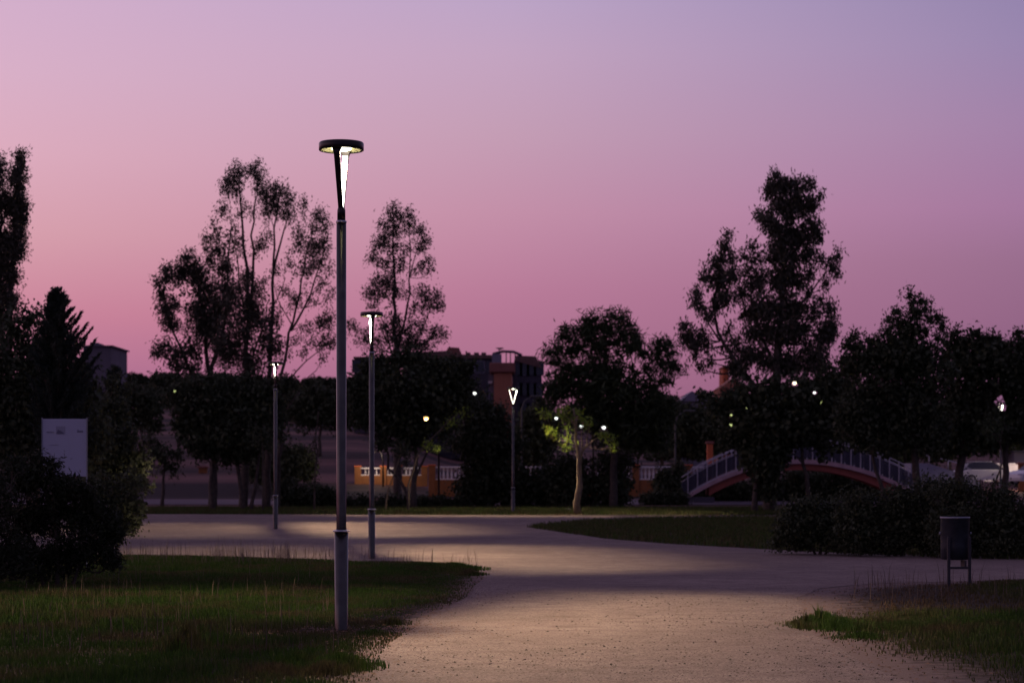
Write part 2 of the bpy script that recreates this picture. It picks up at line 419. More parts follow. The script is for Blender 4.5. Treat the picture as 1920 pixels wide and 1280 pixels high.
fx_, fy_ = GX.ravel(), GY.ravel(); worn = np.zeros(len(fx_)); kk_ = (fy_ > 13) & (fy_ < 46) & (np.abs(fx_) < 13)
P_ = np.asarray(PATH); P_ = P_[(P_[:, 1] > 12) & (P_[:, 1] < 47)]
dd = np.full(kk_.sum(), 1e9)
for p_ in P_[::2]: dd = np.minimum(dd, (fx_[kk_]-p_[0])**2+(fy_[kk_]-p_[1])**2)
wid = np.where(fx_[kk_] > 1.0, 1.5, .55)
worn[kk_] = np.clip(1-np.sqrt(dd)/wid, 0, 1)
wa = GROUND.data.attributes.new('worn', 'FLOAT', 'POINT'); wa.data.foreach_set('value', worn.astype(np.float32))
ROAD = densify([(-90,106),(-40,105),(-4,104),(30,104),(30,119),(-2,120),(-40,122),(-90,126)], 1.0, 0.1)
tag(sheet('road', ROAD, 0.03, M['road_surface'], 3.0), kind='structure')

# ------------------------------------------------------------------ grass
def blades(x, y, h, w, lean=0.35, dry=None, name='grass', material=None):
    n = len(x); z = terr(x, y); a = rng.uniform(0, 2*np.pi, n); la = rng.uniform(0, 2*np.pi, n); ln = h*rng.uniform(0.1, 1, n)*lean
    wx, wy = np.cos(a)*w/2, np.sin(a)*w/2
    lx, ly = np.cos(la)*ln, np.sin(la)*ln
    V = np.empty((n, 5, 3))
    V[:, 0] = np.stack([x-wx, y-wy, z-0.01], -1); V[:, 1] = np.stack([x+wx, y+wy, z-0.01], -1)
    V[:, 2] = np.stack([x-wx*.7+lx*.35, y-wy*.7+ly*.35, z+h*.6], -1); V[:, 3] = np.stack([x+wx*.7+lx*.35, y+wy*.7+ly*.35, z+h*.6], -1)
    V[:, 4] = np.stack([x+lx, y+ly, z+h*.97], -1)
    b = (np.arange(n)*5)[:, None]
    F3 = np.concatenate([b+np.array([0,1,3]), b+np.array([0,3,2]), b+np.array([2,3,4])], 1).reshape(-1, 3)
    o = mesh_np(name, V.reshape(-1, 3), F3, material or M['grass'])
    if dry is not None:
        at_ = o.data.attributes.new('dry', 'FLOAT', 'POINT'); at_.data.foreach_set('value', np.repeat(dry, 5).astype(np.float32))
    return o
def near_poly_dist(x, y, poly, skip=2):
    P = np.asarray(poly)[::skip]; d = np.full(len(x), 1e9)
    for p in P: d = np.minimum(d, (x-p[0])**2+(y-p[1])**2)
    return np.sqrt(d)
def cheap_noise(x, y, f, seed=0):
    r = np.random.default_rng(seed); o = np.zeros(len(x))
    for k in range(7):
        a = r.uniform(0, 6.28); w = f*r.uniform(.6, 1.7); o += np.sin((x*np.cos(a)+y*np.sin(a))*w+r.uniform(0, 6.28))
    return o/7*1.6
EDGE_L = densify(L, 0.3, 0.02, closed=False); EDGE_R = densify(RT, 0.3, 0.02, closed=False)
gxs, gys, ghs, gdr = [], [], [], []
def scatter_lawn(poly, n, h0, h1, edge, drybase=0.0, edgew=0.6):
    poly = np.array(poly); x0, y0 = poly.min(0); x1, y1 = poly.max(0)
    x = rng.uniform(x0, x1, n); u = rng.uniform(0, 1, n); y = y0+(y1-y0)*u**1.25
    k = inside(poly, x, y); x, y = x[k], y[k]
    d = near_poly_dist(x, y, edge, 1)
    k = ~inside(PATH, x, y) | (rng.uniform(0, 1, len(x)) < .5*np.exp(-d/.13)); x, y, d = x[k], y[k], d[k]
    cn = cheap_noise(x, y, 1.3, 3); cn2 = cheap_noise(x, y, 4.5, 4)
    keep = rng.uniform(0, 1, len(x)) < np.clip(0.02+d/edgew+0.45*cn, 0.04, 1)*np.clip(0.75+cn2*.5, .15, 1)
    x, y, d, cn = x[keep], y[keep], d[keep], cn[keep]
    h = rng.uniform(h0, h1, len(x))*np.clip(0.25+d*.55, 0, 1)*(1+0.35*cn)*np.clip(1+0.3*cheap_noise(x, y, 3.1, 9), .5, 1.6)
    dry = np.clip(drybase+0.55-d/edgew*0.6+rng.normal(0, .18, len(x)), 0, 1)
    pole = np.hypot(x+1.75, (y-21.6)*.8); dry = np.maximum(dry, np.clip(1.1-pole/1.3, 0, 1)*rng.uniform(.4, 1, len(x)))
    h *= np.clip(0.35+pole*.5, 0, 1)
    gxs.append(x); gys.append(y); ghs.append(h); gdr.append(dry)
lawn_l = [(-9,14.6)]+L+[(-17,42),(-17,30)]
scatter_lawn(lawn_l, 620000, 0.025, 0.095, EDGE_L)
lawn_r = [(10,14.6),(12,31)]+RT
scatter_lawn(lawn_r, 170000, 0.03, 0.09, EDGE_R, drybase=0.15, edgew=1.5)
_n = np.clip((gys[-1]-24.3)/1.5, 0, 1)*np.clip((7.5-gxs[-1])/1.5, 0, 1); _k = rng.uniform(0, 1, len(_n)) > _n*.72
gdr[-1] = np.clip(gdr[-1]+_n*.8, 0, 1)[_k]; ghs[-1] = (ghs[-1]*(1-.35*_n))[_k]; gxs[-1] = gxs[-1][_k]; gys[-1] = gys[-1][_k]
# thick tufts
for (px, py, r, n, h) in [(640,1252,.36,1500,.14),(612,1262,.25,700,.12),(560,1240,.3,600,.11),(520,1262,.3,500,.1),(1520,1172,.34,900,.10),(1545,1163,.3,500,.12),(1535,1168,.05,60,.24),(1510,1174,.04,50,.19),(1580,1172,.5,900,.10),(1500,1178,.12,120,.10),(1600,1180,.5,800,.10),(1650,1170,.6,900,.10),(1700,1178,.6,1000,.10),(1560,1178,.4,700,.11),(1760,1180,.7,1200,.09),(1830,1170,.7,1200,.09),(1620,1195,.4,500,.07),
                          (850,1068,.6,2600,.15),(800,1068,1.0,3500,.14),(880,1078,.3,900,.12),(735,1170,.22,300,.10),(350,1215,.25,500,.28),(330,1225,.2,300,.22),(700,1190,.3,400,.07)]:
    c = on_ground(px, py); a = rng.uniform(0, 6.28, n); q = np.minimum(np.abs(rng.normal(0, .5, n)), 1.1)*r
    gxs.append(c[0]+np.cos(a)*q); gys.append(c[1]+np.sin(a)*q*1.3); ghs.append(h*rng.uniform(.5, 1.1, n)*np.clip(1.1-q/r*.6, .25, 1)); gdr.append(np.zeros(n))
gx_, gy_, gh_, gd_ = map(np.concatenate, (gxs, gys, ghs, gdr))
tag(blades(gx_, gy_, gh_, 0.0075+0.00022*gy_, dry=gd_), label='uneven green and brown grass growing beside the gravel path', cat='grass', kind='stuff')
# grass of the far island and of the strip beyond the path
isl = [on_ground(*p) for p in isl_px]+[(18,40.5),(18,84)]
x = rng.uniform(-1, 19, 90000); y = rng.uniform(38, 84, 90000); k = inside(np.array(isl), x, y) & ~inside(PATH, x, y); x, y = x[k], y[k]
x2 = rng.uniform(-22, 16, 70000); y2 = rng.uniform(82, 96, 70000); k = ~inside(PATH, x2, y2); x2, y2 = x2[k], y2[k]
xx, yy = np.r_[x, x2], np.r_[y, y2]
tag(blades(xx, yy, rng.uniform(.06, .16, len(xx)), 0.03, dry=np.clip(rng.normal(.25, .2, len(xx)), 0, 1), name='verge_grass'),
    label='short grass on the island and verge beyond the path', cat='grass', kind='stuff')
# tall dry stalks standing along the lawn's far edge
sx, sy, sh = [], [], []
for (a, b, n, hm) in [(225,560,260,.42),(560,720,110,.30),(720,900,60,.34),(60,230,60,.4),(510,545,60,.42),(400,470,50,.45)]:
    for _ in range(n):
        px = random.uniform(a, b); py = random.uniform(1041, 1062) if px < 700 else random.uniform(1052, 1066)
        c = on_ground(px, py); sx.append(c[0]); sy.append(c[1]); sh.append(hm*random.uniform(.35, 1.15))
for _ in range(110):
    c = on_ground(random.uniform(1600, 1930), random.uniform(1092, 1125)); sx.append(c[0]); sy.append(c[1]); sh.append(random.uniform(.15, .42))
for _ in range(260):
    c = on_ground(random.uniform(20, 640), random.uniform(1070, 1230)); sx.append(c[0]); sy.append(c[1]); sh.append(random.uniform(.15, .34))
tag(blades(np.array(sx), np.array(sy), np.array(sh), 0.010, lean=.25, name='dry_stalks', material=M['dry_stalk']),
    label='thin dry grass stalks rising along the edge of the lawn', cat='grass', kind='stuff')
# pebbles, grit and dead leaves on the path
def flakes(n, x, y, smin, smax, flat, name, material, label, cat):
    m = len(x); s = rng.uniform(smin, smax, m)**1.0; z = terr(x, y)+0.006
    base = np.array([[1,0,0],[.3,.9,0],[-.8,.6,0],[-.7,-.6,0],[.4,-.9,0],[0,0,1]])
    a = rng.uniform(0, 6.28, m); ca, sa = np.cos(a), np.sin(a); st = rng.uniform(.5, 1, m)
    V = np.empty((m, 6, 3)); bx, by = base[:, 0][None]*s[:, None], base[:, 1][None]*(s*st)[:, None]
    bx = bx*rng.uniform(.7, 1.3, bx.shape); by = by*rng.uniform(.7, 1.3, by.shape)
    V[:, :, 0] = x[:, None]+bx*ca[:, None]-by*sa[:, None]; V[:, :, 1] = y[:, None]+bx*sa[:, None]+by*ca[:, None]
    V[:, :, 2] = z[:, None]-0.002+base[:, 2][None]*(s*flat)[:, None]
    b = (np.arange(m)*6)[:, None]; F3 = np.concatenate([b+np.array(t) for t in ([0,1,5],[1,2,5],[2,3,5],[3,4,5],[4,0,5])], 1).reshape(-1, 3)
    tag(mesh_np(name, V.reshape(-1, 3), F3, material), label=label, cat=cat, kind='stuff')
n = 70000; x = rng.uniform(-3.5, 5.5, n); y = 14.5+17*rng.uniform(0, 1, n)**1.6; k = inside(PATH, x, y)
x, y = x[k], y[k]; k = rng.uniform(0, 1, len(x)) < np.clip(.45+.5*cheap_noise(x, y, 1.6, 21), .08, 1); x, y = x[k], y[k]
flakes(0, x, y, .004, .012, .6, 'gravel', M['pebble'], 'small loose gravel and grit on the pale path', 'gravel')
n = 5200; x = rng.uniform(-3.5, 5.5, n); y = 14.5+15*rng.uniform(0, 1, n)**1.5; k = inside(PATH, x, y); x, y = x[k], y[k]
k = rng.uniform(0, 1, len(x)) < np.clip(.5+.6*cheap_noise(x, y, 1.1, 33), .05, 1); x, y = x[k], y[k]
flakes(0, x, y, .008, .020, .7, 'loose_pebbles', M['dark_pebble'], 'darker loose pebbles and crumbs scattered over the path', 'pebbles')
lx_, ly_ = [], []
for p in EDGE_L[:130:1]:
    for _ in range(26): lx_.append(p[0]+rng.normal(-.12, .28)); ly_.append(p[1]+rng.normal(0, .3))
for p in EDGE_R[::1]:
    for _ in range(18): lx_.append(p[0]+rng.normal(.1, .35)); ly_.append(p[1]+rng.normal(0, .4))
for _ in range(1600): lx_.append(rng.normal(-1.5, .7)); ly_.append(rng.normal(21.6, .55))
for _ in range(420): lx_.append(rng.uniform(-1, 5)); ly_.append(14.5+20*rng.uniform()**1.5)
flakes(0, np.array(lx_), np.array(ly_), .010, .026, .25, 'leaf_litter', M['litter'], 'brown dead leaves scattered along the edges of the path', 'leaf litter')
# stones in the lawn
def stone(px, py, s, label, flat=.45):
    c = on_ground(px, py); b = MB(); n = 10; prof = [(0.3, -.1), (.85, .0), (1.0, .35), (.8, .75), (.35, 1.0)]
    b.lathe([(r*s, z*s*flat) for r, z in prof], n)
    b.v = [(v[0]*random.uniform(.85, 1.15)*1.3, v[1]*random.uniform(.85, 1.15)*.8, v[2]*random.uniform(.85, 1.15)) for v in b.v]
    o = b.build('stone', M['stone'], loc=(c[0], c[1], gz(*c)+0.01)); tag(o, label, 'stone')
stone(302, 1257, .055, 'pale flat stone lying in the dark grass near the bottom edge')
stone(180, 1263, .024, 'tiny round stone in the grass to the left of the pale flat stone')
stone(1067, 957, .16, 'low pale rock at the foot of the small lamp-lit tree', .5)

# ------------------------------------------------------------------ park lamps
ies = bpy.data.texts.new('lamp_distribution')
def cd(a):
    if a >= 90: return 0.0
    c = math.cos(R(a)); v = 100.0/(c**2.15)
    cut = 1.0 if a < 55 else max(0.0, 1-((a-55)/9.0))**1.0
    cut = cut*cut*(3-2*cut) if cut < 1 else 1
    nadir = min(1.0, max(0.0, (a-6)/12.0))
    return v*cut*nadir+(2.6 if 8 < a < 82 else 0)
angs = [0,2,3,4,6,8,10,12]+list(range(15, 50, 5))+list(range(50, 70, 1))+list(range(70, 91, 5))+[180]
ies.write("IESNA:LM-63-2002\nTILT=NONE\n1 -1 1 %d 1 1 2 0 0 0\n1 1 100\n" % len(angs))
ies.write(" ".join("%g" % a for a in angs)+"\n0\n"+" ".join("%.3f" % cd(a) for a in angs)+"\n")
lamp_light = bpy.data.lights.new('lamp_light', 'POINT'); lamp_light.energy = 1.0; lamp_light.shadow_soft_size = 0.035; lamp_light.use_nodes = True
LAMP_POWER = 212.0
t = lamp_light.node_tree; em = t.nodes['Emission']; ie = t.nodes.new('ShaderNodeTexIES'); ie.mode = 'INTERNAL'; ie.ies = ies; ie.inputs['Strength'].default_value = LAMP_POWER
em.inputs[0].default_value = (1.0, 0.73, 0.48, 1); ltc = t.nodes.new('ShaderNodeTexCoord'); lsp = t.nodes.new('ShaderNodeSeparateXYZ'); t.links.new(ltc.outputs['Normal'], lsp.inputs[0])
lq = math_node(t, 'DIVIDE', lsp.outputs[1], math_node(t, 'MAXIMUM', math_node(t, 'ABSOLUTE', lsp.outputs[2]), 0.05))
lx = math_node(t, 'DIVIDE', lsp.outputs[0], math_node(t, 'MAXIMUM', math_node(t, 'ABSOLUTE', lsp.outputs[2]), 0.05))
lm = math_node(t, 'MULTIPLY', mrange(t, lq, -1.45, -0.50, 0.05, 1.0), math_node(t, 'MULTIPLY', mrange(t, lq, -0.2, 0.35, 1.0, 0.28), mrange(t, lq, 0.9, 2.2, 1.0, 0.12)))
lm = math_node(t, 'MULTIPLY', lm, mrange(t, lx, -1.6, 0.6, 0.60, 1.0))
t.links.new(math_node(t, 'MULTIPLY', ie.outputs[0], lm), em.inputs['Strength'])
LAMP_GROUP = 'disc topped park lamps along the path'
def make_lamp(name='park_lamp'):
    root = empty(name, (0, 0, 0))
    MB().lathe([(.068,-.15),(.070,1.0)], 32, cap0=False).build('lower_pole', M['galvanised_steel'], root)
    MB().lathe([(.066,1.002),(.086,1.004),(.088,1.012),(.086,1.022),(.060,1.026)], 32).build('flange', M['flange_steel'], root)
    up = MB().lathe([(.051,1.027),(.051,4.17)], 32, cap0=False).build('upper_pole', M['galvanised_steel'], root)
    MB().lathe([(.052,4.172),(.055,4.175),(.055,4.192),(.045,4.196)], 32).build('pole_cap', M['flange_steel'], root)
    MB().lathe([(.042,4.197),(.042,4.30),(.034,4.33)], 28).build('neck', M['black_paint'], root)
    for s in (-1, 1):
        st = []
        for k in range(13):
            q = k/12; x = .012+.178*q; z = 4.31+.612*q; w = .053+.012*q
            if q > .88: w += .045*((q-.88)/.12)**2; x -= .02*((q-.85)/.15)**2
            st.append((x, z, w))
        th = .020; b = MB(); v = []
        for x, z, w in st:
            v += [(s*(x+th/2), -w/2, z), (s*(x+th/2), w/2, z), (s*(x-th/2), w/2*.86, z+.006), (s*(x-th/2), -w/2*.86, z+.006)]
        f = [(4*j+k, 4*j+(k+1) % 4, 4*j+4+(k+1) % 4, 4*j+4+k) for j in range(len(st)-1) for k in range(4)]+[(0,1,2,3), tuple(range(4*len(st)-1, 4*len(st)-5, -1))]
        b.add(v, f); arm = b.build('arm', M['black_paint'], root)
        v = []
        for x, z, w in st[:-1]:
            xx_ = x-th/2-.003; v += [(s*xx_, -w/2*.80, z+.008), (s*xx_, w/2*.80, z+.008), (s*(xx_-.004), w/2*.78, z+.010), (s*(xx_-.004), -w/2*.78, z+.010)]
        f = [(4*j+k, 4*j+(k+1) % 4, 4*j+4+(k+1) % 4, 4*j+4+k) for j in range(len(st)-2) for k in range(4)]+[(0,1,2,3), tuple(range(4*len(st)-5, 4*len(st)-9, -1))]
        MB().add(v, f).build('glowing_arm_face', M['arm_face_glow'], arm)  # inner arm face made to glow as if struck by the disc LEDs
    d = MB().lathe([(.205,4.918),(.226,4.912),(.231,4.918),(.231,4.985),(.222,4.997),(.05,5.004)], 48, cap0=False).build('disc_housing', M['black_paint'], root)
    MB().lathe([(.06,4.944),(.150,4.940),(.208,4.920)], 48, cap0=True, cap1=False).build('reflector', M['lamp_reflector'], root)
    MB().lathe([(.102,4.938),(.098,4.925),(.07,4.915),(.02,4.911)], 32).build('lens', M['lamp_lens'], root)
    lo = bpy.data.objects.new('bulb', lamp_light); col.objects.link(lo); lo.parent = root; lo.location = (0, 0, 4.88)
    return root
lamp0 = make_lamp()
specs = [(640,1180,21.9,100-180,'nearest and tallest lit park lamp with round disc head on the lawn'),
         (697,1048,43.2,190-180-85-0,'second lit park lamp standing at the far edge of the lawn'),
         (516.5,992,63.7,0,'third lit park lamp on the pale gravel in front of the multi-stemmed tree'),
         (962,962,84.4,0,'farthest park lamp of the row with its bright open triangle seen face on')]
rots = [R(80), R(101), R(99), R(4)]
for i, (px, py, Y, _, lb) in enumerate(specs):
    o = lamp0 if i == 0 else copy_tree(lamp0)
    z = CAMH-(py-HY)/FPX*Y; o.location = ((px-CX)/FPX*Y, Y, z); o.rotation_euler = (0, 0, rots[i]); tag(o, lb, 'street lamp', LAMP_GROUP)
o = copy_tree(lamp0); Y = 112.0; x = (1876-CX)/FPX*Y; o.location = (x, Y, (CAMH-(754-HY)/FPX*Y)-5.0); o.rotation_euler = (0, 0, R(30))
for ch in o.children:
    if ch.type == 'LIGHT':
        ch.data = ch.data.copy(); [setattr(n.inputs['Strength'], 'default_value', 40.0) for n in ch.data.node_tree.nodes if n.type == 'TEX_IES']
tag(o, 'lit park lamp half hidden in the dark trees above the parked white car', 'street lamp', LAMP_GROUP)

def far_lamp(px, py, Y, m, label, arm=0.7, size=.12, pole=True, light=0.0, colr=(1,.8,.5), both=False):
    p = at(px, py, Y); base = gz(p.x, Y); root = empty('street_light', (p.x, Y, base)); H = p.z-base
    b = MB().tube([(arm, 0, -.1), (arm, 0, H-.5), (arm*.9, 0, H+.05), (arm*.6, 0, H+.18), (0.1, 0, H+.16)], [.07,.05,.045,.035,.03], 8); b.build('pole', M['black_paint'], root)
    MB().box((0, 0, H+.13), (.55, .26, .10), bev=.03).build('lamp_head', M['black_paint'], root)
    MB().lathe([(.02,-size*.9),(size*.8,-size*.5),(size,0),(size*.8,.06)], 14, (0, 0, H)).build('lens', M[m], root)
    if light:
        L_ = bpy.data.lights.new('street_light_bulb', 'POINT'); L_.energy = light; L_.color = colr; L_.shadow_soft_size = .1
        lo = bpy.data.objects.new('bulb', L_); col.objects.link(lo); lo.parent = root; lo.location = (0, 0, H-size-.12)
    return tag(root, label, 'street light', 'distant street lights beyond the trees')
far_lamp(1490,718,118,'far_warm','bright warm street light shining in the right eucalyptus crown', size=.105)
far_lamp(1527,736,135,'far_white','small white street light just right of the bright warm one in the trees', size=.085)
far_lamp(1540,754,120,'far_dim','faint yellow street light below the small white one in the trees', size=.06)
far_lamp(1132,801,118,'far_white','bright white street light beside the right branch of the lamp-lit tree', size=.115)
far_lamp(1090,799,125,'far_white','pale street light behind the fork of the lamp-lit tree', size=.10)
far_lamp(1043,784,125,'far_white','small pale street light left of the fork of the lamp-lit tree', size=.09)
far_lamp(890,737,128,'far_white','small white street light over the dark round tree beside the orange apartment block', size=.10)
far_lamp(799,784,118,'far_orange','glowing orange street light inside the dark broad tree', size=.12, light=260, colr=(1,.55,.2))
far_lamp(1370,797,118,'far_dim','small yellow street light above the left end of the footbridge', size=.08)
far_lamp(1371,778,130,'far_dim','dim street light just above the small yellow one over the footbridge', size=.06)
far_lamp(1675,700,130,'far_dim','tiny yellow light in the dark trees on the right', size=.05)
far_lamp(328,733,200,'far_dim','tiny white light on the dark slope left of the dense tree', size=.12)
far_lamp(181,729,150,'far_dim','faint pale light in the dark tree below the grey block', size=.05)
far_lamp(1400,765,150,'far_dim','very small warm light left of the right eucalyptus trunk', size=.04)
far_lamp(698,850,138.0,'far_warm','low street light behind the second lamp beside the far balustrade', size=.05, light=150, colr=(1,.78,.55))
def unlit_lamp(px, ptop, Y, side, label):
    p = at(px, ptop, Y); base = gz(p.x, Y); H = p.z-base; root = empty('street_light', (p.x, Y, base))
    MB().tube([(0,0,-.1),(0,0,H*.6),(0,0,H-.5),(side*.15,0,H-.1),(side*.5,0,H+.12)], [.06,.05,.045,.035,.028], 8).build('pole', M['unlit_grey'], root)
    MB().box((side*.75, 0, H+.15), (.6,.24,.09), bev=.03).build('lamp_head', M['unlit_grey'], root)
    tag(root, label, 'street light', 'unlit street lights')
unlit_lamp(978,748,108,1,'slim unlit street light just right of the triangle lamp')
unlit_lamp(1266,775,112,1,'unlit street light with curved grey pole left of the footbridge')

# ------------------------------------------------------------------ trees
GAPS = [(1490,718,118,7),(1527,736,118,6),(1540,754,118,4),(1132,801,112,7),(1090,799,112,5),(1043,784,112,5),(890,737,118,7),(799,784,112,7),(1370,797,112,5),(1371,778,112,5),(1675,700,118,3),(328,733,118,4),(181,729,118,3),(1400,765,118,3),(1870,754,111,9),(1880,764,111,9),(1876,750,111,9)]
def unit(v): return v/np.maximum(np.linalg.norm(v, axis=-1, keepdims=True), 1e-9)
def leaf_mesh(name, C, D, L_, W_, material, parent):
    n = len(C); D = unit(D); rnd = unit(rng.normal(size=(n, 3))); S = unit(np.cross(D, rnd))
    L_ = (L_*rng.uniform(.6, 1.25, n))[:, None]; W_ = (W_*rng.uniform(.7, 1.2, n))[:, None]
    V = np.stack([C-D*L_*.5, C+S*W_*.5-D*L_*.08, C+D*L_*.5, C-S*W_*.5-D*L_*.08], 1)
    Fq = np.arange(n*4).reshape(-1, 4)
    return mesh_np(name, V.reshape(-1, 3), Fq, material, parent)
def cat_poly(pts, n):
    pts = [Vector(p) for p in pts]; d = [0]
    for a, b in zip(pts, pts[1:]): d.append(d[-1]+(b-a).length)
    out = []
    for k in range(n):
        s = d[-1]*k/(n-1); j = max(i for i in range(len(d)) if d[i] <= s+1e-9); j = min(j, len(pts)-2)
        u = (s-d[j])/max(1e-9, d[j+1]-d[j]); p0 = pts[max(j-1, 0)]; p1 = pts[j]; p2 = pts[j+1]; p3 = pts[min(j+2, len(pts)-1)]
        out.append(0.5*((2*p1)+(p2-p0)*u+(2*p0-5*p1+4*p2-p3)*u*u+(3*p1-p0-3*p2+p3)*u**3))
    return out
def tree(name, label, Y, trunks, blobs, leafm, cat='tree', leaf=(.16,.05), per=34, cr=.30, dens=1.0, droop=.6, barkm='bark', group=None, depth=.8, twig=.45, fat=1.0, core=0.0, fill=()):
    """trunks: list of (photo polyline from base upwards, r0, r1[, depth offset]); blobs: (px, py, rx, ry[, density])"""
    s = Y/FPX; bx = (trunks[0][0][0][0]-CX)*s; base = Vector((bx, Y, gz(bx, Y)))
    root = empty(name, base, label=label, cat=cat, group=group)
    wood = MB(); nodes = []
    for tr in trunks:
        pl, r0, r1 = tr[:3]; off = tr[3] if len(tr) > 3 else 0.0
        P = []
        for i, (a, b) in enumerate(pl):
            q = at(a, b, Y); q.y += off*(i/max(1, len(pl)-1)); P.append(q-base)
        if tr is trunks[0] or pl[0][1] > 925: P[0].z = gz(P[0].x+base.x, P[0].y+base.y)-base.z-.15
        n = max(6, int(2+(P[-1]-P[0]).length*1.6)); Q = cat_poly(P, n)
        for i in range(1, n-1): Q[i] += Vector(rng.normal(0, .035*fat, 3))*(1 if n > 6 else .3)
        rr = [r0+(r1-r0)*(i/(n-1))**.8 for i in range(n)]
        wood.tube(Q, rr, 8); nodes += [(q, r) for q, r in zip(Q, rr)]
    C, Dv = [], []
    for bl in blobs:
        px, py, rx, ry = bl[:4]; dn = bl[4] if len(bl) > 4 else 1.0
        rx *= s; ry *= s; rz = max(.3, (rx+ry)/2*depth)
        c = at(px, py, Y)-base; c.y += rng.uniform(-.5, .5)*rz
        # limb from the nearest lower piece of wood
        best = min(nodes, key=lambda q: (q[0]-c).length+max(0, q[0].z-c.z+ry*.4)*3)
        r0 = max(.012, min(best[1]*.6, .012+.03*(c-best[0]).length))
        mid = (best[0]+c)/2+Vector((0, 0, -.08*(c-best[0]).length))+Vector(rng.normal(0, .06, 3))
        lim = cat_poly([best[0], mid, c], 7); wood.tube(lim, [r0+(.010-r0)*k/6 for k in range(7)], 5)
        nc = max(3, int(dens*dn*(rx*ry*rz)**(2/3)*3.0/(cr*cr)*1.55))
        v = unit(rng.normal(size=(nc, 3)))*(rng.uniform(.12, 1, nc)[:, None]**.45)
        cc = np.array(c)[None]+v*np.array([rx, rz, ry])*.92
        for q in range(nc):
            if rng.uniform() < twig:
                a = lim[3+int(rng.integers(0, 4))]; e = Vector(cc[q]); m_ = (a+e)/2+Vector(rng.normal(0, .05, 3))
                wood.tube([a, m_, e], [.011*fat, .008*fat, .004*fat], 3)
        k = per; cl = np.repeat(cc, k, 0); vo = np.repeat(v, k, 0)
        o = rng.normal(size=(len(cl), 3))*np.array([.5, .5, .42+.18*droop])*cr
        C.append(cl+o); Dv.append(rng.normal(size=(len(cl), 3))*.75+np.array([0, 0, -1.0])*droop*1.3+vo*.5)
        if core:
            kk = int(nc*core*14); v2 = unit(rng.normal(size=(kk, 3)))*(rng.uniform(0, .85, kk)[:, None])
            C.append(np.array(c)[None]+v2*np.array([rx, rz, ry])); Dv.append(rng.normal(size=(kk, 3))*3.0)
    for fl in fill:
        fx, fy, frx, fry = fl[:4]; fm = fl[4] if len(fl) > 4 else 1.0
        m = int(math.pi*frx*fry*s*s*min(1800, 2.6/(leaf[0]*leaf[1]))*fm*(.42 if leafm == E else 1.0)); v2 = unit(rng.normal(size=(m, 3)))*(rng.uniform(0, 1, m)[:, None]**.4)
        C.append(np.array(at(fx, fy, Y)-base)[None]+v2*np.array([frx*s, min(1.6, (frx+fry)/2*s), fry*s])); Dv.append(rng.normal(size=(m, 3))*6.0+.01)
    C = np.concatenate(C); Dv = np.concatenate(Dv)
    big = np.linalg.norm(Dv, axis=1) > 4.0
    Ls = np.where(big & bool(core or fill), leaf[0]*1.5, leaf[0]); Ws = np.where(big & bool(core or fill), leaf[1]*2.1, leaf[1])
    # keep leaves out of the ground
    k = C[:, 2] > 0.03
    WX, WY, WZ = C[:, 0]+base.x, C[:, 1]+base.y, C[:, 2]+base.z; QX = CX+FPX*WX/WY; QY = HY-FPX*(WZ-CAMH)/WY
    for (ax, ay, aY, ar) in GAPS: k &= ~((WY < aY) & ((QX-ax)**2+(QY-ay)**2 < ar*ar))
    wood.build('trunk' if cat == 'tree' else 'stems', M[barkm], root)
    leaf_mesh('crown' if cat == 'tree' else 'foliage', C[k], Dv[k], Ls[k], Ws[k], M[leafm], root)
    return root
E = 'eucalypt_leaf'
# 1 far left column
tree('eucalyptus_tree', 'tall narrow eucalyptus cut by the left edge of the photo', 74,
     [([(8,960),(12,760),(18,600),(28,440),(36,300)], .22, .03), ([(10,700),(-10,520),(-4,330)], .12, .02, .8)],
     [(36,300,12,30),(38,350,14,38),(40,400,14,38),(28,400,20,40),(35,440,14,30),(22,470,22,36),(18,520,18,34),(10,560,22,30),(24,570,10,20),(2,320,10,36),(-12,400,22,60),(-20,480,30,60),(-25,560,30,50),(0,600,30,30),(30,330,16,24),(24,380,18,24),(32,470,16,20),(12,450,22,30),(8,380,14,30),(4,500,24,30)],
     E, leaf=(.12,.045), dens=2.0, cr=.24, core=.5, fill=[(34,400,10,60),(20,480,16,50),(8,560,20,40)])
# 2 left broadleaf mass
tree('broadleaf_tree', 'dark spreading broadleaf tree under the tall eucalyptus at the left edge', 62,
     [([(60,965),(62,850),(50,720),(40,640)], .25, .06), ([(62,850),(110,740),(140,690)], .14, .04)],
     [(30,620,50,50,.8),(72,590,22,26,.6),(100,650,50,50),(60,720,90,90),(160,730,44,60),(140,820,80,80),(20,820,60,80),(-20,700,60,80),(90,610,22,25,.5),(55,600,25,28,.6)],
     'dark_leaf', leaf=(.14,.07), dens=1.1, cr=.34, core=1.0, fill=[(60,700,70,60),(60,780,90,70),(110,840,90,60),(0,800,60,90),(150,740,40,60)])
tree('broadleaf_tree', 'low dark tree between the white board and the gravel at far left', 66,
     [([(225,960),(222,880),(215,800)], .16, .05)],
     [(205,770,42,60),(225,830,44,55),(180,860,60,60),(240,890,42,42),(262,870,26,34,.6),(270,905,22,28,.6),(215,725,16,30,.8)],
     'dark_leaf', leaf=(.14,.07), dens=1.1, cr=.34, core=1.0, fill=[(205,820,50,80),(235,880,40,50),(190,900,60,50)])
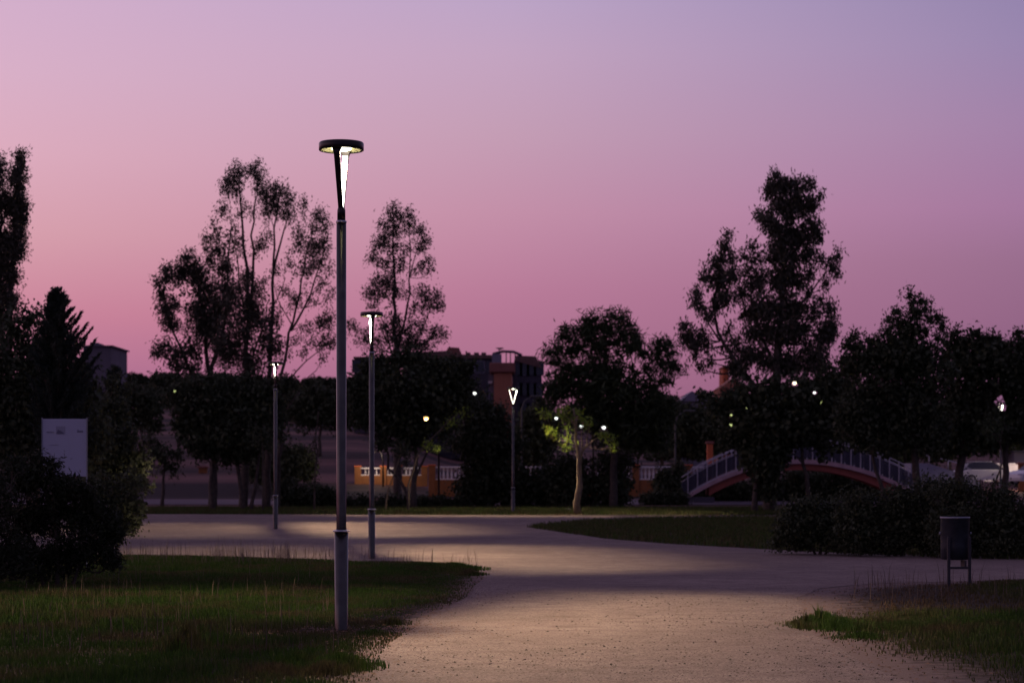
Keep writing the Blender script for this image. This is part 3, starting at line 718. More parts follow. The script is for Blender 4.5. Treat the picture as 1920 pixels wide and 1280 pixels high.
# conifers
def conifer(label, Y, px, base_py, tip_py, wmax, skew=0.0, rows=16):
    s = Y/FPX; bx = (px-CX)*s; base = Vector((bx, Y, gz(bx, Y))); root = empty('conifer_tree', base, label=label, cat='tree')
    H = (at(px, tip_py, Y)-base).z; wood = MB().tube([(0,0,-.1),(0,0,H*.6),(0,0,H)], [.16,.08,.012], 8); C = []; D = []
    nb = rows*9
    for k in range(nb):
        q = (k/nb)**.85; z = H*(0.22+.76*q); a = rng.uniform(0, 6.28); tz = (H-z)/s; ln = s*min(wmax, 5+.42*tz)*rng.uniform(.6, 1.15)*(1+skew*math.cos(a))+.05
        d = Vector((math.cos(a), math.sin(a), .75)).normalized(); p0 = Vector((0, 0, z))
        pts = [p0, p0+Vector((d.x, d.y, .25))*ln*.5, p0+Vector((d.x, d.y, .70))*ln]
        wood.tube(pts, [.025, .014, .005], 4)
        m = int(60+ln*170); u = rng.uniform(.05, 1, m)
        P = np.array(pts[0])[None]*(1-u[:, None])**2+2*np.array(pts[1])[None]*(u*(1-u))[:, None]+np.array(pts[2])[None]*(u**2)[:, None]
        spread = .075*(1.2-u)[:, None]; C.append(P+rng.normal(size=(m, 3))*spread*np.array([1, 1, .7])); D.append(np.array([d.x, d.y, .9])[None]+rng.normal(size=(m, 3))*.45)
    wood.build('trunk', M['bark'], root); C = np.concatenate(C); D = np.concatenate(D)
    leaf_mesh('crown', C, D, np.full(len(C), .16), np.full(len(C), .035), M['conifer_leaf'], root)
conifer('dark conifer with upswept feathery branches rising above the left bushes', 56, 104, 985, 537, 75, .25, 20)
conifer('small pointed conifer just right of the grey block at left', 78, 213, 972, 684, 34, 0, 12)
# 3 central group
tree('eucalyptus_tree', 'dense leafy eucalyptus forming the left side of the big central clump', 97,
     [([(400,945),(402,860),(398,760),(385,640),(372,540),(365,490)], .24, .03), ([(398,760),(350,680),(318,600),(305,530)], .10, .02), ([(395,700),(420,600),(425,500),(430,420)], .10, .02, .8), ([(398,790),(350,720),(305,660)], .08, .02)],
     [(352,485,20,18),(342,515,26,24),(365,510,26,28),(312,505,12,14),(322,520,14,16),(296,530,14,14),(305,550,14,22),(312,585,20,26),(330,570,12,20,.7),(318,612,22,16),(384,540,26,34),(395,490,10,16),(372,590,28,34),(405,580,28,40),(398,630,34,32),
      (350,630,12,12,.6),(292,660,12,16),(312,650,16,14),(330,665,22,22),(362,655,24,22),(350,690,34,16),(395,445,16,14,.7),(385,465,12,12,.7),(410,470,16,22,.8),(425,500,18,24,.8),(404,430,14,18,.6),(418,395,14,20,.6),(430,360,12,16,.5),(428,340,10,8,.6),(425,540,20,30,.9),(415,505,14,16,.8),(390,600,30,30)],
     E, leaf=(.17,.06), dens=1.25, cr=.30, core=.35, fill=[(335,535,26,36,.35),(372,545,30,50,.5),(412,590,36,70,.6),(312,590,18,26,.4),(302,655,16,18,.3),(350,670,46,26,.5),(385,500,18,26,.3),(345,500,22,22,.4)])
tree('eucalyptus_tree', 'tallest multi-stemmed eucalyptus with thin leaning stems in the central clump', 95,
     [([(455,948),(462,860),(464,760),(463,650),(466,570),(460,480),(452,400),(448,330)], .22, .025), ([(464,620),(472,520),(474,430),(478,340)], .10, .02, .6), ([(500,948),(502,840),(505,700),(512,560),(513,470),(520,390),(528,355)], .20, .02), ([(514,500),(530,440),(545,390)], .07, .015), ([(462,600),(445,500),(432,430)], .06, .015), ([(466,700),(490,620),(520,560),(535,520)], .06, .015)],
     [(448,315,12,14),(440,330,16,20),(446,355,16,20,.7),(432,345,10,14,.7),(420,350,10,8,.6),(462,330,8,18,.5),(478,312,14,14),(484,330,16,20),(494,350,12,22,.9),(478,355,12,20,.6),(516,348,14,12),(512,375,20,24,1.1),(503,400,14,22,.9),(536,360,16,16),(543,385,14,20,.9),(530,400,14,20,.7),(548,410,10,14,.7),(497,380,10,20,.8),
      (456,392,18,16,.6),(468,400,14,12,.5),(440,420,12,22,.5),(438,450,18,18,.7),(452,470,12,20,.6),(480,470,16,20,.5),(492,455,16,14,.8),(500,445,10,12,.8),(455,520,24,28,.8),(435,560,24,30),(465,560,24,30,1),(480,590,26,34,1.1),(455,610,34,36,1.2),(490,540,18,28,.7),(500,630,20,34,1),(440,660,36,36,1.2),(480,680,36,32,1.2),(520,500,14,24,.4),(535,540,16,26,.35),(520,590,16,26,.6),(525,650,22,26,.7),(415,650,26,40,1.1)],
     E, leaf=(.16,.052), dens=1.15, cr=.27, twig=.6, fill=[(440,600,50,80,.4),(480,620,45,80,.4),(505,640,30,60,.4),(510,375,20,26,.35),(448,345,18,30,.25),(482,330,12,20,.3),(430,480,16,40,.2)])
tree('eucalyptus_tree', 'slender see-through eucalyptus right of centre clump behind the nearest lamp pole', 93,
     [([(520,948),(524,850),(528,720),(545,620),(560,560),(575,480),(592,400)], .13, .015), ([(526,740),(560,690),(590,665),(615,645)], .05, .012), ([(545,620),(580,560),(602,490),(612,430)], .06, .012), ([(526,780),(555,745),(572,712),(598,690),(606,672)], .04, .012), ([(548,610),(520,560),(512,520)], .03, .01)],
     [(598,400,14,14,.8),(606,420,16,20,1),(588,430,12,18,.8),(572,382,8,14,.7),(570,400,10,18,.6),(560,440,16,20,.8),(580,460,22,24,1),(606,462,14,26,.9),(596,490,18,22,1),(555,470,14,16,.7),(548,490,12,20,.6),(615,500,10,24,.6),(575,510,16,24,.8),(600,535,12,20,.6),(616,560,10,26,.6),(585,560,14,20,.4),(562,550,14,26,.6),(548,570,14,20,.6),
      (612,600,16,22,.8),(622,590,8,16,.6),(596,610,16,14,.7),(600,640,22,18,.7),(625,640,10,18,.8),(585,640,14,12,.5),(570,610,12,16,.4),(640,635,12,14,.7),(646,610,7,12,.5),(575,660,16,10,.4),(600,670,16,10,.5),(560,640,8,12,.3)],
     E, leaf=(.16,.05), dens=.95, cr=.25, twig=.8, fill=[(590,450,24,40,.22),(600,520,18,40,.2),(610,610,18,40,.25),(565,520,20,40,.15)])
tree('broadleaf_tree', 'dark low leafy tree filling the foot of the central clump', 90,
     [([(398,950),(400,880),(395,800)], .14, .05), ([(455,948),(448,880),(440,800)], .13, .05), ([(470,948),(482,880),(492,800)], .10, .04)],
     [(340,745,46,40),(400,730,60,40),(460,730,50,40),(510,740,40,40),(350,800,34,34),(410,800,60,50),(470,810,56,44),(515,800,28,40),(440,850,50,26),(380,840,36,30),(300,715,22,16,.8),(540,720,20,26,.7)],
     'dark_leaf', leaf=(.17,.09), dens=1.1, cr=.36, core=1.2, fill=[(400,760,70,44),(470,770,60,44),(420,820,90,40),(350,780,30,40)])
tree('broadleaf_tree', 'small dark tree in front of the pale road between the conifer and the central clump', 100,
     [([(304,948),(306,905),(308,870)], .12, .05)],
     [(300,850,30,26),(320,875,24,18,.7),(285,830,20,20,.6),(330,850,16,14,.5)], 'dark_leaf', leaf=(.17,.08), dens=1.0, cr=.34, core=.8)
# 4 second eucalyptus
tree('eucalyptus_tree', 'pointed open-crowned eucalyptus standing alone right of the nearest lamp', 105,
     [([(747,948),(746,850),(744,700),(740,600),(738,500),(737,400)], .24, .02), ([(744,660),(765,560),(768,470),(765,420)], .08, .015), ([(744,700),(720,610),(705,560)], .06, .015), ([(745,690),(790,620),(815,560)], .06, .015), ([(768,520),(785,460),(800,450)], .04, .01)],
     [(738,388,8,8),(732,402,14,12),(745,405,12,12),(765,402,10,12),(770,420,14,14),(722,420,14,12,.9),(735,430,18,18,.9),(755,432,12,16,.7),(785,432,12,12),(797,446,12,12),(790,462,16,12),(712,440,12,12,.9),(706,456,14,12,.8),(725,455,18,16,.7),(742,462,14,18,.6),(757,470,14,20,.7),(700,478,12,12,.8),(698,492,12,8,.7),(718,490,16,14,.6),
      (735,500,14,20,.5),(755,505,14,16,.5),(778,500,14,14,.5),(802,488,9,10,.9),(808,508,8,8,.8),(790,508,10,12,.5),(712,525,18,16,1),(730,525,14,18,.9),(700,540,14,14,.6),(690,552,12,12,.8),(715,555,18,16,.8),(742,550,16,24,.7),(762,545,12,24,.4),(790,550,14,16,1),(782,572,12,14,.7),(815,550,10,10,.9),(822,568,10,14,1),(805,575,16,18,1),(770,590,10,20,.3),
      (700,575,14,12,.6),(720,600,14,18,.5),(742,610,16,26,.8),(765,620,20,16,.7),(785,610,18,14,.9),(735,630,22,20,.8),(755,645,26,16,.9),(820,618,16,12,.9),(830,632,12,8,.8),(810,635,16,16,.9),(780,640,22,20,1),(800,655,20,12,.9),(660,610,8,8,.6),(672,618,10,12,.5),(690,640,16,18,.7),(680,635,14,16,.5),(710,645,16,18,.7)],
     E, leaf=(.17,.06), dens=1.1, cr=.28, twig=.7, fill=[(740,620,60,36,.25),(740,420,20,30,.3),(735,480,36,36,.15),(722,550,28,34,.22),(800,560,24,40,.3)])
tree('broadleaf_tree', 'broad dark round-topped tree under the pointed eucalyptus', 93,
     [([(777,952),(776,900),(778,860),(770,800)], .17, .06), ([(775,945),(755,905),(730,880),(722,830)], .10, .04), ([(776,900),(800,850),(820,800)], .07, .03)],
     [(690,690,28,26),(720,690,34,30),(765,672,40,26),(800,690,40,34),(845,690,34,30),(878,692,20,20),(680,730,34,38),(740,740,60,50),(810,740,60,50),(865,735,40,44),(700,780,34,34),(760,795,60,36),(820,800,40,30,.8),(668,765,20,26),(715,830,30,24,.6),(770,830,40,20,.6),(660,720,14,16,.8)],
     'dark_leaf', leaf=(.17,.10), dens=1.15, cr=.36, core=1.3, fill=[(760,730,90,50),(720,740,50,50),(820,740,60,50),(770,790,90,34)])
tree('broadleaf_tree', 'dark rounded tree between the orange block and the broad dark tree', 98,
     [([(905,952),(903,890),(900,840)], .14, .05)],
     [(895,770,40,36),(930,790,36,40),(900,830,50,46),(950,840,40,44),(870,820,34,40,.8),(905,890,46,36),(955,900,40,40)],
     'dark_leaf', leaf=(.17,.10), dens=1.1, cr=.38, core=1.3, fill=[(900,800,44,46),(940,830,40,44),(930,890,60,40)])
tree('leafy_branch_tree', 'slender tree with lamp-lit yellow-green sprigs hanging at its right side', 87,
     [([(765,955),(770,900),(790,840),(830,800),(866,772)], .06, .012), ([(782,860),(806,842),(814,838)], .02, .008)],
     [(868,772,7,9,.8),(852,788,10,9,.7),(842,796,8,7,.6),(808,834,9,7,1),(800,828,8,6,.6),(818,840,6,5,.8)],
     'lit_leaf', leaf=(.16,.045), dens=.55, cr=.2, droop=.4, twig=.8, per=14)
tree('young_tree', 'leaning young tree on thin pale stem right of the second lamp', 90,
     [([(723,956),(728,920),(742,880),(752,850)], .045, .015)],
     [(750,838,18,14,.5),(735,845,12,12,.4),(765,850,12,12,.4),(758,868,10,10,.3)], 'dark_leaf', leaf=(.15,.06), dens=.7, cr=.26, barkm='pale_bark')
tree('young_tree', 'straight young tree with thin rusty stem left of the third lamp', 88,
     [([(493,960),(493,910),(493,868),(492,830)], .05, .02)],
     [(490,815,26,24,.6),(500,835,18,14,.5)], 'dark_leaf', leaf=(.15,.06), dens=.8, cr=.28, core=.4)
tree('young_tree', 'slim young tree with bare straight stem between the third lamp and nearest lamp', 88,
     [([(590,960),(591,900),(594,830),(597,770)], .05, .012), ([(591,900),(592,860),(588,820)], .02, .01)],
     [(592,836,8,14,.4),(590,905,9,12,.5)], 'dark_leaf', leaf=(.12,.05), dens=.5, cr=.2)
# 5 feathery tree
fern = [(1062,615,18,12),(1052,632,22,18),(1048,655,26,16),(1028,664,14,8),(1035,680,20,16),(1078,625,12,22),(1098,603,14,12),(1110,598,12,10),(1100,625,24,26),(1128,612,22,22),(1148,592,16,10),(1165,596,16,12),(1145,620,24,24),(1178,606,14,12),(1172,628,24,22),(1190,625,12,12),
        (1195,645,12,14),(1180,655,24,18),(1130,650,40,26),(1085,655,28,24),(1070,690,44,20),(1130,690,50,28),(1205,665,14,12),(1236,640,14,8),(1250,644,12,8),(1235,656,20,14),(1255,662,16,14),(1262,682,14,14),(1272,692,8,6,.8),(1240,682,24,18),(1215,690,18,16),(1180,690,22,14,.6),(1170,725,40,24,.7),
        (1215,725,30,24,.8),(1250,715,26,20,.7),(1110,735,60,30),(1060,725,40,26),(1160,760,60,34),(1090,775,50,30,.9),(1220,770,44,36),(1255,760,26,30,.8),(1190,810,50,34),(1140,820,40,30,.8),(1235,820,34,34),(1040,745,30,24,.8)]
tree('feathery_tree', 'wide dark tree with fern-like drooping leaves behind the lamp-lit tree', 96,
     [([(1150,952),(1152,880),(1148,800),(1140,720),(1135,650)], .22, .05), ([(1150,820),(1100,740),(1070,670)], .10, .03), ([(1150,800),(1195,740),(1240,680)], .10, .03)],
     fern, 'fern_leaf', leaf=(.34,.055), dens=1.0, cr=.40, droop=.30, core=.5, per=34, fill=[(1130,640,50,34,.45),(1180,645,30,30,.45),(1058,650,30,22,.45),(1245,668,28,20,.4),(1100,615,20,20,.45),(1110,700,60,34),(1160,740,90,50),(1200,800,60,50),(1110,780,60,40),(1050,720,36,30)])
# 6 lamp-lit tree
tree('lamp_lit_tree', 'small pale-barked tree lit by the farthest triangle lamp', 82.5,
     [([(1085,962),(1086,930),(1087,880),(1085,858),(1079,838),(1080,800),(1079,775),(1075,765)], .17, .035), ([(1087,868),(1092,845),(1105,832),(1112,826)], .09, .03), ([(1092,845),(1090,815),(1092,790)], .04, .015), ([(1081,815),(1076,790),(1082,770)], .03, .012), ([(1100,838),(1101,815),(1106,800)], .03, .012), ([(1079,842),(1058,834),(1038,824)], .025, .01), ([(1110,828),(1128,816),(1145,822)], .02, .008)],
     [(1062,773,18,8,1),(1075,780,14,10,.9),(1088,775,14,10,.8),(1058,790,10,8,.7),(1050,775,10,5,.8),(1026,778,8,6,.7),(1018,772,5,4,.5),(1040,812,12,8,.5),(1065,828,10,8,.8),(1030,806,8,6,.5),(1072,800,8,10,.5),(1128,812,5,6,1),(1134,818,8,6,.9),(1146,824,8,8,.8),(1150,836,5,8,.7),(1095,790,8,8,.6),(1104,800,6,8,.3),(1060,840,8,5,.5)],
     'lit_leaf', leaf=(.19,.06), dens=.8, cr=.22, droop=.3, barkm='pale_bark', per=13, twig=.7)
# 7 right eucalyptus
tree('eucalyptus_tree', 'tall heavy eucalyptus with hanging foliage on the right half', 88,
     [([(1445,950),(1448,850),(1452,740),(1462,620),(1470,500),(1478,400),(1482,345)], .32, .03), ([(1450,760),(1390,690),(1350,630),(1340,560),(1360,480)], .14, .02), ([(1455,700),(1420,600),(1408,500)], .10, .02, 1.0), ([(1460,640),(1510,560),(1550,510)], .09, .02), ([(1350,640),(1325,600),(1312,550)], .05, .015)],
     [(1457,328,8,10),(1450,345,14,14),(1440,360,14,14),(1468,350,14,22,1),(1485,342,16,12),(1495,360,18,20),(1512,340,10,12,.7),(1522,352,10,12,.7),(1534,372,8,14,.8),(1455,385,22,20),(1480,390,30,30,1.2),(1515,385,20,26,1.1),(1425,405,12,12),(1435,415,14,16),(1450,430,24,28,1.2),(1490,440,34,30,1.3),(1525,425,18,28),(1536,445,7,18,.7),(1470,480,40,26,1.3),
      (1515,475,20,22,.9),(1410,465,8,10,.7),(1418,485,14,14,.7),(1362,440,10,12,.7),(1358,462,12,14,.8),(1352,488,14,18,.8),(1372,485,12,14,.7),(1395,482,12,12,.8),(1340,500,12,14,.8),(1330,520,12,12,.8),(1348,525,22,20,1.1),(1375,520,20,22,.7),(1400,510,16,18,.6),(1390,550,18,20,.8),(1360,560,20,20,1.1),(1345,575,16,14,.9),(1318,525,12,14,.6),(1308,545,10,14,.6),(1305,565,12,14,.8),
      (1318,580,14,16,.6),(1325,600,12,12,.8),(1425,530,24,24,1),(1460,530,28,30,1.3),(1490,520,22,26,1.1),(1430,580,36,26,1.2),(1480,580,36,26,1.2),(1395,590,16,14,.6),(1520,510,12,22,.7),(1535,485,12,12,.7),(1550,492,10,10,.8),(1562,500,8,14,.9),(1572,480,5,12,.9),(1568,515,5,10,.8),(1548,535,6,18,.9),(1540,560,10,12,.4),(1515,550,12,20,.6),(1525,585,16,14,.7),(1555,580,14,16,1),(1560,610,14,22,1.2),
      (1545,630,20,26,1.3),(1282,612,7,6,.6),(1290,625,14,14,1),(1300,645,20,14,1),(1282,635,8,14,.9),(1315,630,16,14,.9),(1328,650,10,14,.7),(1305,668,12,12,.6),(1332,680,5,14,.5),(1312,690,6,8,.5),(1365,620,12,12,.6),(1378,640,16,18,.7),(1362,650,12,14,.6),(1415,625,30,22,1.1),(1460,630,34,30,1.2),(1500,620,22,26,1),(1410,670,36,26,1.1),(1470,680,44,30,1.3),(1525,670,36,34,1.3),(1375,685,20,18,.9),(1390,700,20,18,1)],
     E, leaf=(.20,.062), dens=1.2, cr=.27, droop=1.2, core=.3, twig=.5, fill=[(1480,385,50,48,.45),(1462,480,60,50,.5),(1470,590,80,70,.5),(1350,530,34,46,.35),(1540,620,30,40,.5),(1300,640,20,22,.3)])
tree('broadleaf_tree', 'dark dense tree under the right eucalyptus beside the footbridge', 86,
     [([(1415,955),(1418,900),(1425,840)], .16, .05), ([(1520,955),(1510,880),(1500,820)], .14, .05)],
     [(1390,750,46,34),(1440,740,50,40),(1500,740,50,40),(1560,720,44,44),(1400,800,50,40),(1450,800,50,40),(1520,800,60,40),(1580,770,50,50),(1425,860,36,40),(1440,905,30,30),(1370,830,30,20,.8),(1345,760,28,26,.8),(1320,740,20,16,.6),(1470,835,30,18,.8)],
     'dark_leaf', leaf=(.17,.10), dens=1.15, cr=.36, core=1.4, fill=[(1430,860,48,50),(1465,850,22,34),(1435,800,80,40),(1580,838,50,14,.8),(1545,850,18,22,.7),(1500,820,60,20),(1420,770,70,50),(1500,770,80,60),(1430,840,50,50),(1560,750,50,50),(1440,900,30,40)])
tree('olive_tree', 'ragged dark olive tree with a loose peak right of the tall eucalyptus', 72,
     [([(1722,955),(1720,900),(1712,840),(1700,740),(1715,600)], .18, .02), ([(1665,955),(1650,900),(1636,858),(1650,780)], .10, .03), ([(1712,800),(1750,700),(1762,620)], .06, .015)],
     [(1706,553,5,7,.5),(1712,568,10,10,.7),(1728,565,12,10,.6),(1715,585,18,14,.9),(1738,580,12,14,.7),(1745,600,12,14,.5),(1758,595,6,12,.5),(1764,612,6,14,.5),(1678,585,12,8,.8),(1668,600,12,12,.8),(1685,605,18,16,.9),(1705,620,26,22,1),(1665,620,14,12,.7),(1735,625,14,14,.5),(1755,635,12,16,.5),(1690,645,34,22,1.2),(1645,640,18,10,.8),(1632,642,10,8,.7),
      (1655,660,26,18,1),(1600,632,12,12,.4),(1590,645,14,14,.4),(1610,650,14,16,.6),(1630,670,30,20,1),(1590,680,26,24,1),(1680,690,50,30,1.2),(1735,690,30,20,.7),(1720,740,50,40,1.2),(1640,740,60,44,1.2),(1600,780,46,44,1.1),(1670,800,60,36,1.1),(1740,800,46,36,1),(1620,825,34,16,.7)],
     'dark_leaf', leaf=(.14,.055), dens=1.3, cr=.28, core=1.0, fill=[(1700,640,40,40,.6),(1720,600,24,30,.4),(1590,650,20,18,.5),(1680,660,90,36,.8),(1740,700,60,40),(1690,670,50,34),(1610,680,40,28),(1650,665,30,20),(1735,665,24,26),(1640,720,60,50),(1700,760,60,50),(1610,780,50,50),(1660,820,70,40),(1740,820,40,36)])
tree('broadleaf_tree', 'long rounded dark tree at the right edge of the photo', 76,
     [([(1800,955),(1802,880),(1810,780),(1820,680)], .22, .05), ([(1880,955),(1885,870),(1890,760)], .18, .05)],
     [(1790,625,14,12,.9),(1780,645,20,20),(1805,640,20,18),(1830,628,18,14),(1845,640,18,16),(1868,634,14,12,.9),(1885,655,20,18),(1860,660,34,24),(1810,680,46,34),(1880,690,46,34),(1908,625,8,12,.8),(1915,645,14,20),(1925,680,30,40),(1800,740,54,44),(1870,750,60,46),(1930,750,50,50),(1800,800,50,34),(1860,810,50,26),(1920,810,40,26),(1960,700,50,70)],
     'dark_leaf', leaf=(.16,.075), dens=1.1, cr=.34, core=1.3, fill=[(1850,670,90,36,.9),(1800,660,26,22),(1835,650,22,20),(1865,655,22,18),(1890,675,30,24),(1915,660,14,30),(1780,680,20,30),(1810,700,50,50),(1870,710,60,50),(1800,780,60,50),(1870,790,70,50),(1930,760,50,80),(1830,830,60,26),(1760,840,40,30)])
tree('young_tree', 'leaning sapling with pale stem in front of the parked cars', 70,
     [([(1855,958),(1862,920),(1870,885),(1876,850),(1880,800)], .05, .012)],
     [(1855,800,22,14,.8),(1880,790,20,14,.8),(1870,812,22,12,.7),(1845,805,12,8,.5)], 'fern_leaf', leaf=(.15,.05), dens=.7, cr=.24)
tree('broadleaf_tree', 'far dark tree mass in the gap behind the unlit curved street light', 150,
     [([(1240,905),(1240,860),(1235,800)], .2, .06), ([(1330,905),(1330,860),(1320,800)], .2, .06)],
     [(1200,790,40,40),(1260,780,40,40),(1310,790,40,40),(1350,810,30,40),(1180,830,30,24),(1240,830,40,24),(1300,840,40,24)],
     'dark_leaf', leaf=(.26,.15), dens=1.0, cr=.5, core=1.2, fill=[(1210,800,50,40),(1270,800,50,50),(1330,810,50,46),(1240,845,70,20),(1320,850,40,16)])
tree('broadleaf_tree', 'far dark tree mass behind the middle and right end of the footbridge', 152,
     [([(1500,905),(1500,860),(1495,800)], .2, .06), ([(1640,905),(1640,860),(1650,800)], .2, .06), ([(1780,905),(1780,860),(1790,800)], .2, .06)],
     [(1440,830,50,30),(1500,820,50,30),(1560,820,50,36),(1620,830,50,36),(1690,820,50,36),(1750,820,50,36),(1820,825,50,30),(1890,830,50,30),(1530,860,50,24),(1600,865,50,24),(1680,860,50,24),(1760,855,40,14)],
     'dark_leaf', leaf=(.26,.15), dens=1.0, cr=.5, core=1.2, fill=[(1430,830,60,40),(1520,830,70,50),(1610,830,70,50),(1700,825,70,46),(1790,820,70,40),(1880,820,70,36),(1560,880,90,24)])
tree('broadleaf_tree', 'dark tree on the slope seen between the conifers and the central clump', 170,
     [([(270,880),(268,840),(265,790)], .2, .06)],
     [(250,740,40,24),(290,760,30,24),(255,780,40,26),(290,800,24,18,.7)], 'dark_leaf', leaf=(.28,.16), dens=.9, cr=.5, core=1.0, fill=[(250,755,40,30),(285,780,24,24)])
tree('broadleaf_tree', 'low dark trees on the far field right of the central clump', 175,
     [([(600,850),(600,820),(602,770)], .2, .06)],
     [(560,760,30,30),(600,750,40,34),(640,760,40,36),(680,770,30,36),(570,790,30,18,.7),(620,790,40,20,.7)], 'dark_leaf', leaf=(.28,.16), dens=.9, cr=.5, core=1.0, fill=[(600,765,60,32),(660,775,40,32)])
tree('broadleaf_tree', 'dark low tree in front of the grey balconied block', 140,
     [([(1000,905),(1000,860),(1002,800)], .2, .06)],
     [(990,790,26,30),(1015,770,26,30),(1010,820,34,30),(980,830,26,26),(1035,800,24,34),(1000,855,40,24)],
     'dark_leaf', leaf=(.26,.15), dens=1.0, cr=.45, core=1.0, fill=[(1005,800,30,40),(1000,845,44,30),(1030,800,20,34)])
# shrubs
def shrub(label, Y, px0, px1, ptop, pbase, leafm='shrub_leaf', leaf=(.10,.05), dens=1.0, cr=.28, rows=3, core=1.0, name='shrub', jag=.18, **k):
    bl = []; w = px1-px0; h = pbase-ptop; n = max(2, int(w/(h*.8))+1); r = w/n*.75
    for j in range(rows):
        for i in range(n):
            jy = random.uniform(-jag, jag)*h
            bl.append((px0+r*.6+(w-1.2*r)*(i/max(1, n-1))+random.uniform(-.2, .2)*r, pbase-h*(.2+.6*j/max(1, rows-1))+(jy if j == rows-1 else 0), r, h*.30))
    cxm = (px0+px1)/2
    return tree(name, label, Y, [([(cxm,pbase),(cxm+3,pbase-h*.4)], .05, .02), ([(cxm-4,pbase),(cxm-w*.2,pbase-h*.4)], .04, .015), ([(cxm+4,pbase),(cxm+w*.2,pbase-h*.4)], .04, .015)], bl, leafm, cat='shrub', leaf=leaf, dens=dens, cr=cr, core=core, twig=.25, fill=[(px0+w*(i+.5)/n, pbase-h*.42, w/n*.8, h*.40) for i in range(n)], **k)
shrub('wide dark hedge mass behind the farthest triangle lamp', 98, 868, 1060, 868, 955, leaf=(.16,.09), cr=.34)
shrub('tall dark shrub behind the trunk of the lamp-lit tree', 97, 1040, 1172, 858, 955, leaf=(.16,.09), cr=.34)
shrub('rounded green shrub in front of the white balustrade', 112, 1232, 1288, 868, 938, leaf=(.15,.08))
shrub('low bush at the foot of the footbridge', 104, 1205, 1285, 918, 955, leaf=(.14,.07))
shrub('dark bush under the arch of the footbridge', 115, 1295, 1470, 900, 945, leaf=(.14,.07))
shrub('dark bush under the right end of the footbridge', 115, 1470, 1690, 885, 945, leaf=(.14,.07))
shrub('low round bush in the shade left of the second lamp', 97, 520, 625, 903, 955, leaf=(.14,.08))
shrub('low dark hedge under the broad dark tree', 97, 628, 868, 932, 956, leaf=(.14,.08))
shrub('dark wide bush on the field between the third lamp and nearest lamp', 140, 520, 590, 848, 900, leaf=(.2,.12), cr=.4)
shrub('dark bush on the slope behind the third lamp', 135, 470, 560, 830, 905, leaf=(.2,.12), cr=.4)
# hedge on the right island
shrub('left end of the dark waist-high hedge on the right island', 45.5, 1465, 1610, 938, 1030, leaf=(.07,.035), dens=1.5, cr=.17, name='hedge_bush')
shrub('middle of the dark hedge left of the litter bin', 44.5, 1580, 1775, 918, 1034, leaf=(.07,.035), dens=1.5, cr=.17, name='hedge_bush')
shrub('right end of the dark hedge behind the litter bin', 43.5, 1750, 1990, 916, 1038, leaf=(.07,.035), dens=1.5, cr=.17, name='hedge_bush')
# big near bushes on the left
B = dict(leafm='bush_leaf', leaf=(.085,.024), core=.9, name='oleander_bush', per=30)
tree('oleander_bush', 'large dark narrow-leaved bush in front of the white board', 31.5,
     [([(110,1095),(105,1020),(95,940)], .04, .015), ([(130,1095),(160,1030),(185,980)], .03, .012), ([(90,1095),(60,1020),(40,940)], .03, .012)],
     [(60,895,46,36),(110,905,44,30),(25,900,40,40),(150,920,36,30),(100,960,70,50),(40,980,60,60),(160,970,50,40),(190,955,24,24,.8),(205,985,22,22,.8),(222,980,12,16,.6),(215,1010,20,24,.7),(180,1020,46,44),(120,1040,70,50),(50,1050,70,50),(205,1045,28,30,.8),(100,872,24,20,.6),(70,868,26,22,.7),(228,1000,8,14,.5),(212,960,12,12,.5)],
     'bush_leaf', cat='shrub', leaf=(.085,.022), dens=1.05, cr=.13, core=.9, per=30, twig=.5, droop=.0)
tree('oleander_bush', 'dark bush running out of the left edge of the photo', 30,
     [([(-60,1110),(-70,1020),(-60,930)], .04, .015), ([(-40,1110),(-10,1030),(0,960)], .03, .012)],
     [(-60,900,60,60),(-10,930,50,50),(-100,960,70,70),(-30,1000,60,60),(10,1050,60,50),(-80,1050,80,60),(20,870,30,24,.7)],
     'bush_leaf', cat='shrub', leaf=(.085,.024), dens=1.0, cr=.15, core=1.0, per=26, twig=.3, droop=.0)
shrub('lower dark bush behind the narrow-leaved bush at left', 48, 160, 262, 900, 1000, leaf=(.09,.04), cr=.2, jag=.3)

# ------------------------------------------------------------------ far woods
def woods(label, pts, hmin, hmax, n, wl, name='woods'):
    C = []; P = np.array(pts); seg = rng.integers(0, len(P)-1, n); u = rng.uniform(0, 1, n)
    b = P[seg]*(1-u[:, None])+P[seg+1]*u[:, None]
    for (px, Y) in b:
        x_ = (px-CX)/FPX*Y; z = gz(x_, Y); h = rng.uniform(hmin, hmax); w = h*rng.uniform(.45, .7); m = 260
        v = unit(rng.normal(size=(m, 3)))*(rng.uniform(0, 1, m)[:, None]**.4); C.append(np.array([x_, Y+rng.uniform(-8, 8), z+h*.52])+v*np.array([w*.6, w*.6, h*.5]))
    C = np.concatenate(C); o = leaf_mesh(name, C, rng.normal(size=C.shape), np.full(len(C), wl), np.full(len(C), wl*.6), M['dark_leaf'], None)
    tag(o, label, 'woods', kind='stuff')
woods('distant low woods on the ridge behind the left trees', [(180,640),(300,650),(420,640),(560,560),(640,560),(700,600)], 1.8, 4.0, 330, .8)
woods('dark belt of far trees below the ridge behind the central clump', [(200,420),(330,430),(480,330),(560,300),(620,290),(700,300)], 2.5, 4.6, 240, .8, 'woodland')
woods('far trees on the skyline between the feathery tree and the right eucalyptus', [(1180,380),(1290,370),(1400,360),(1550,360),(1900,360)], 5, 9, 110, 1.1, 'far_trees')

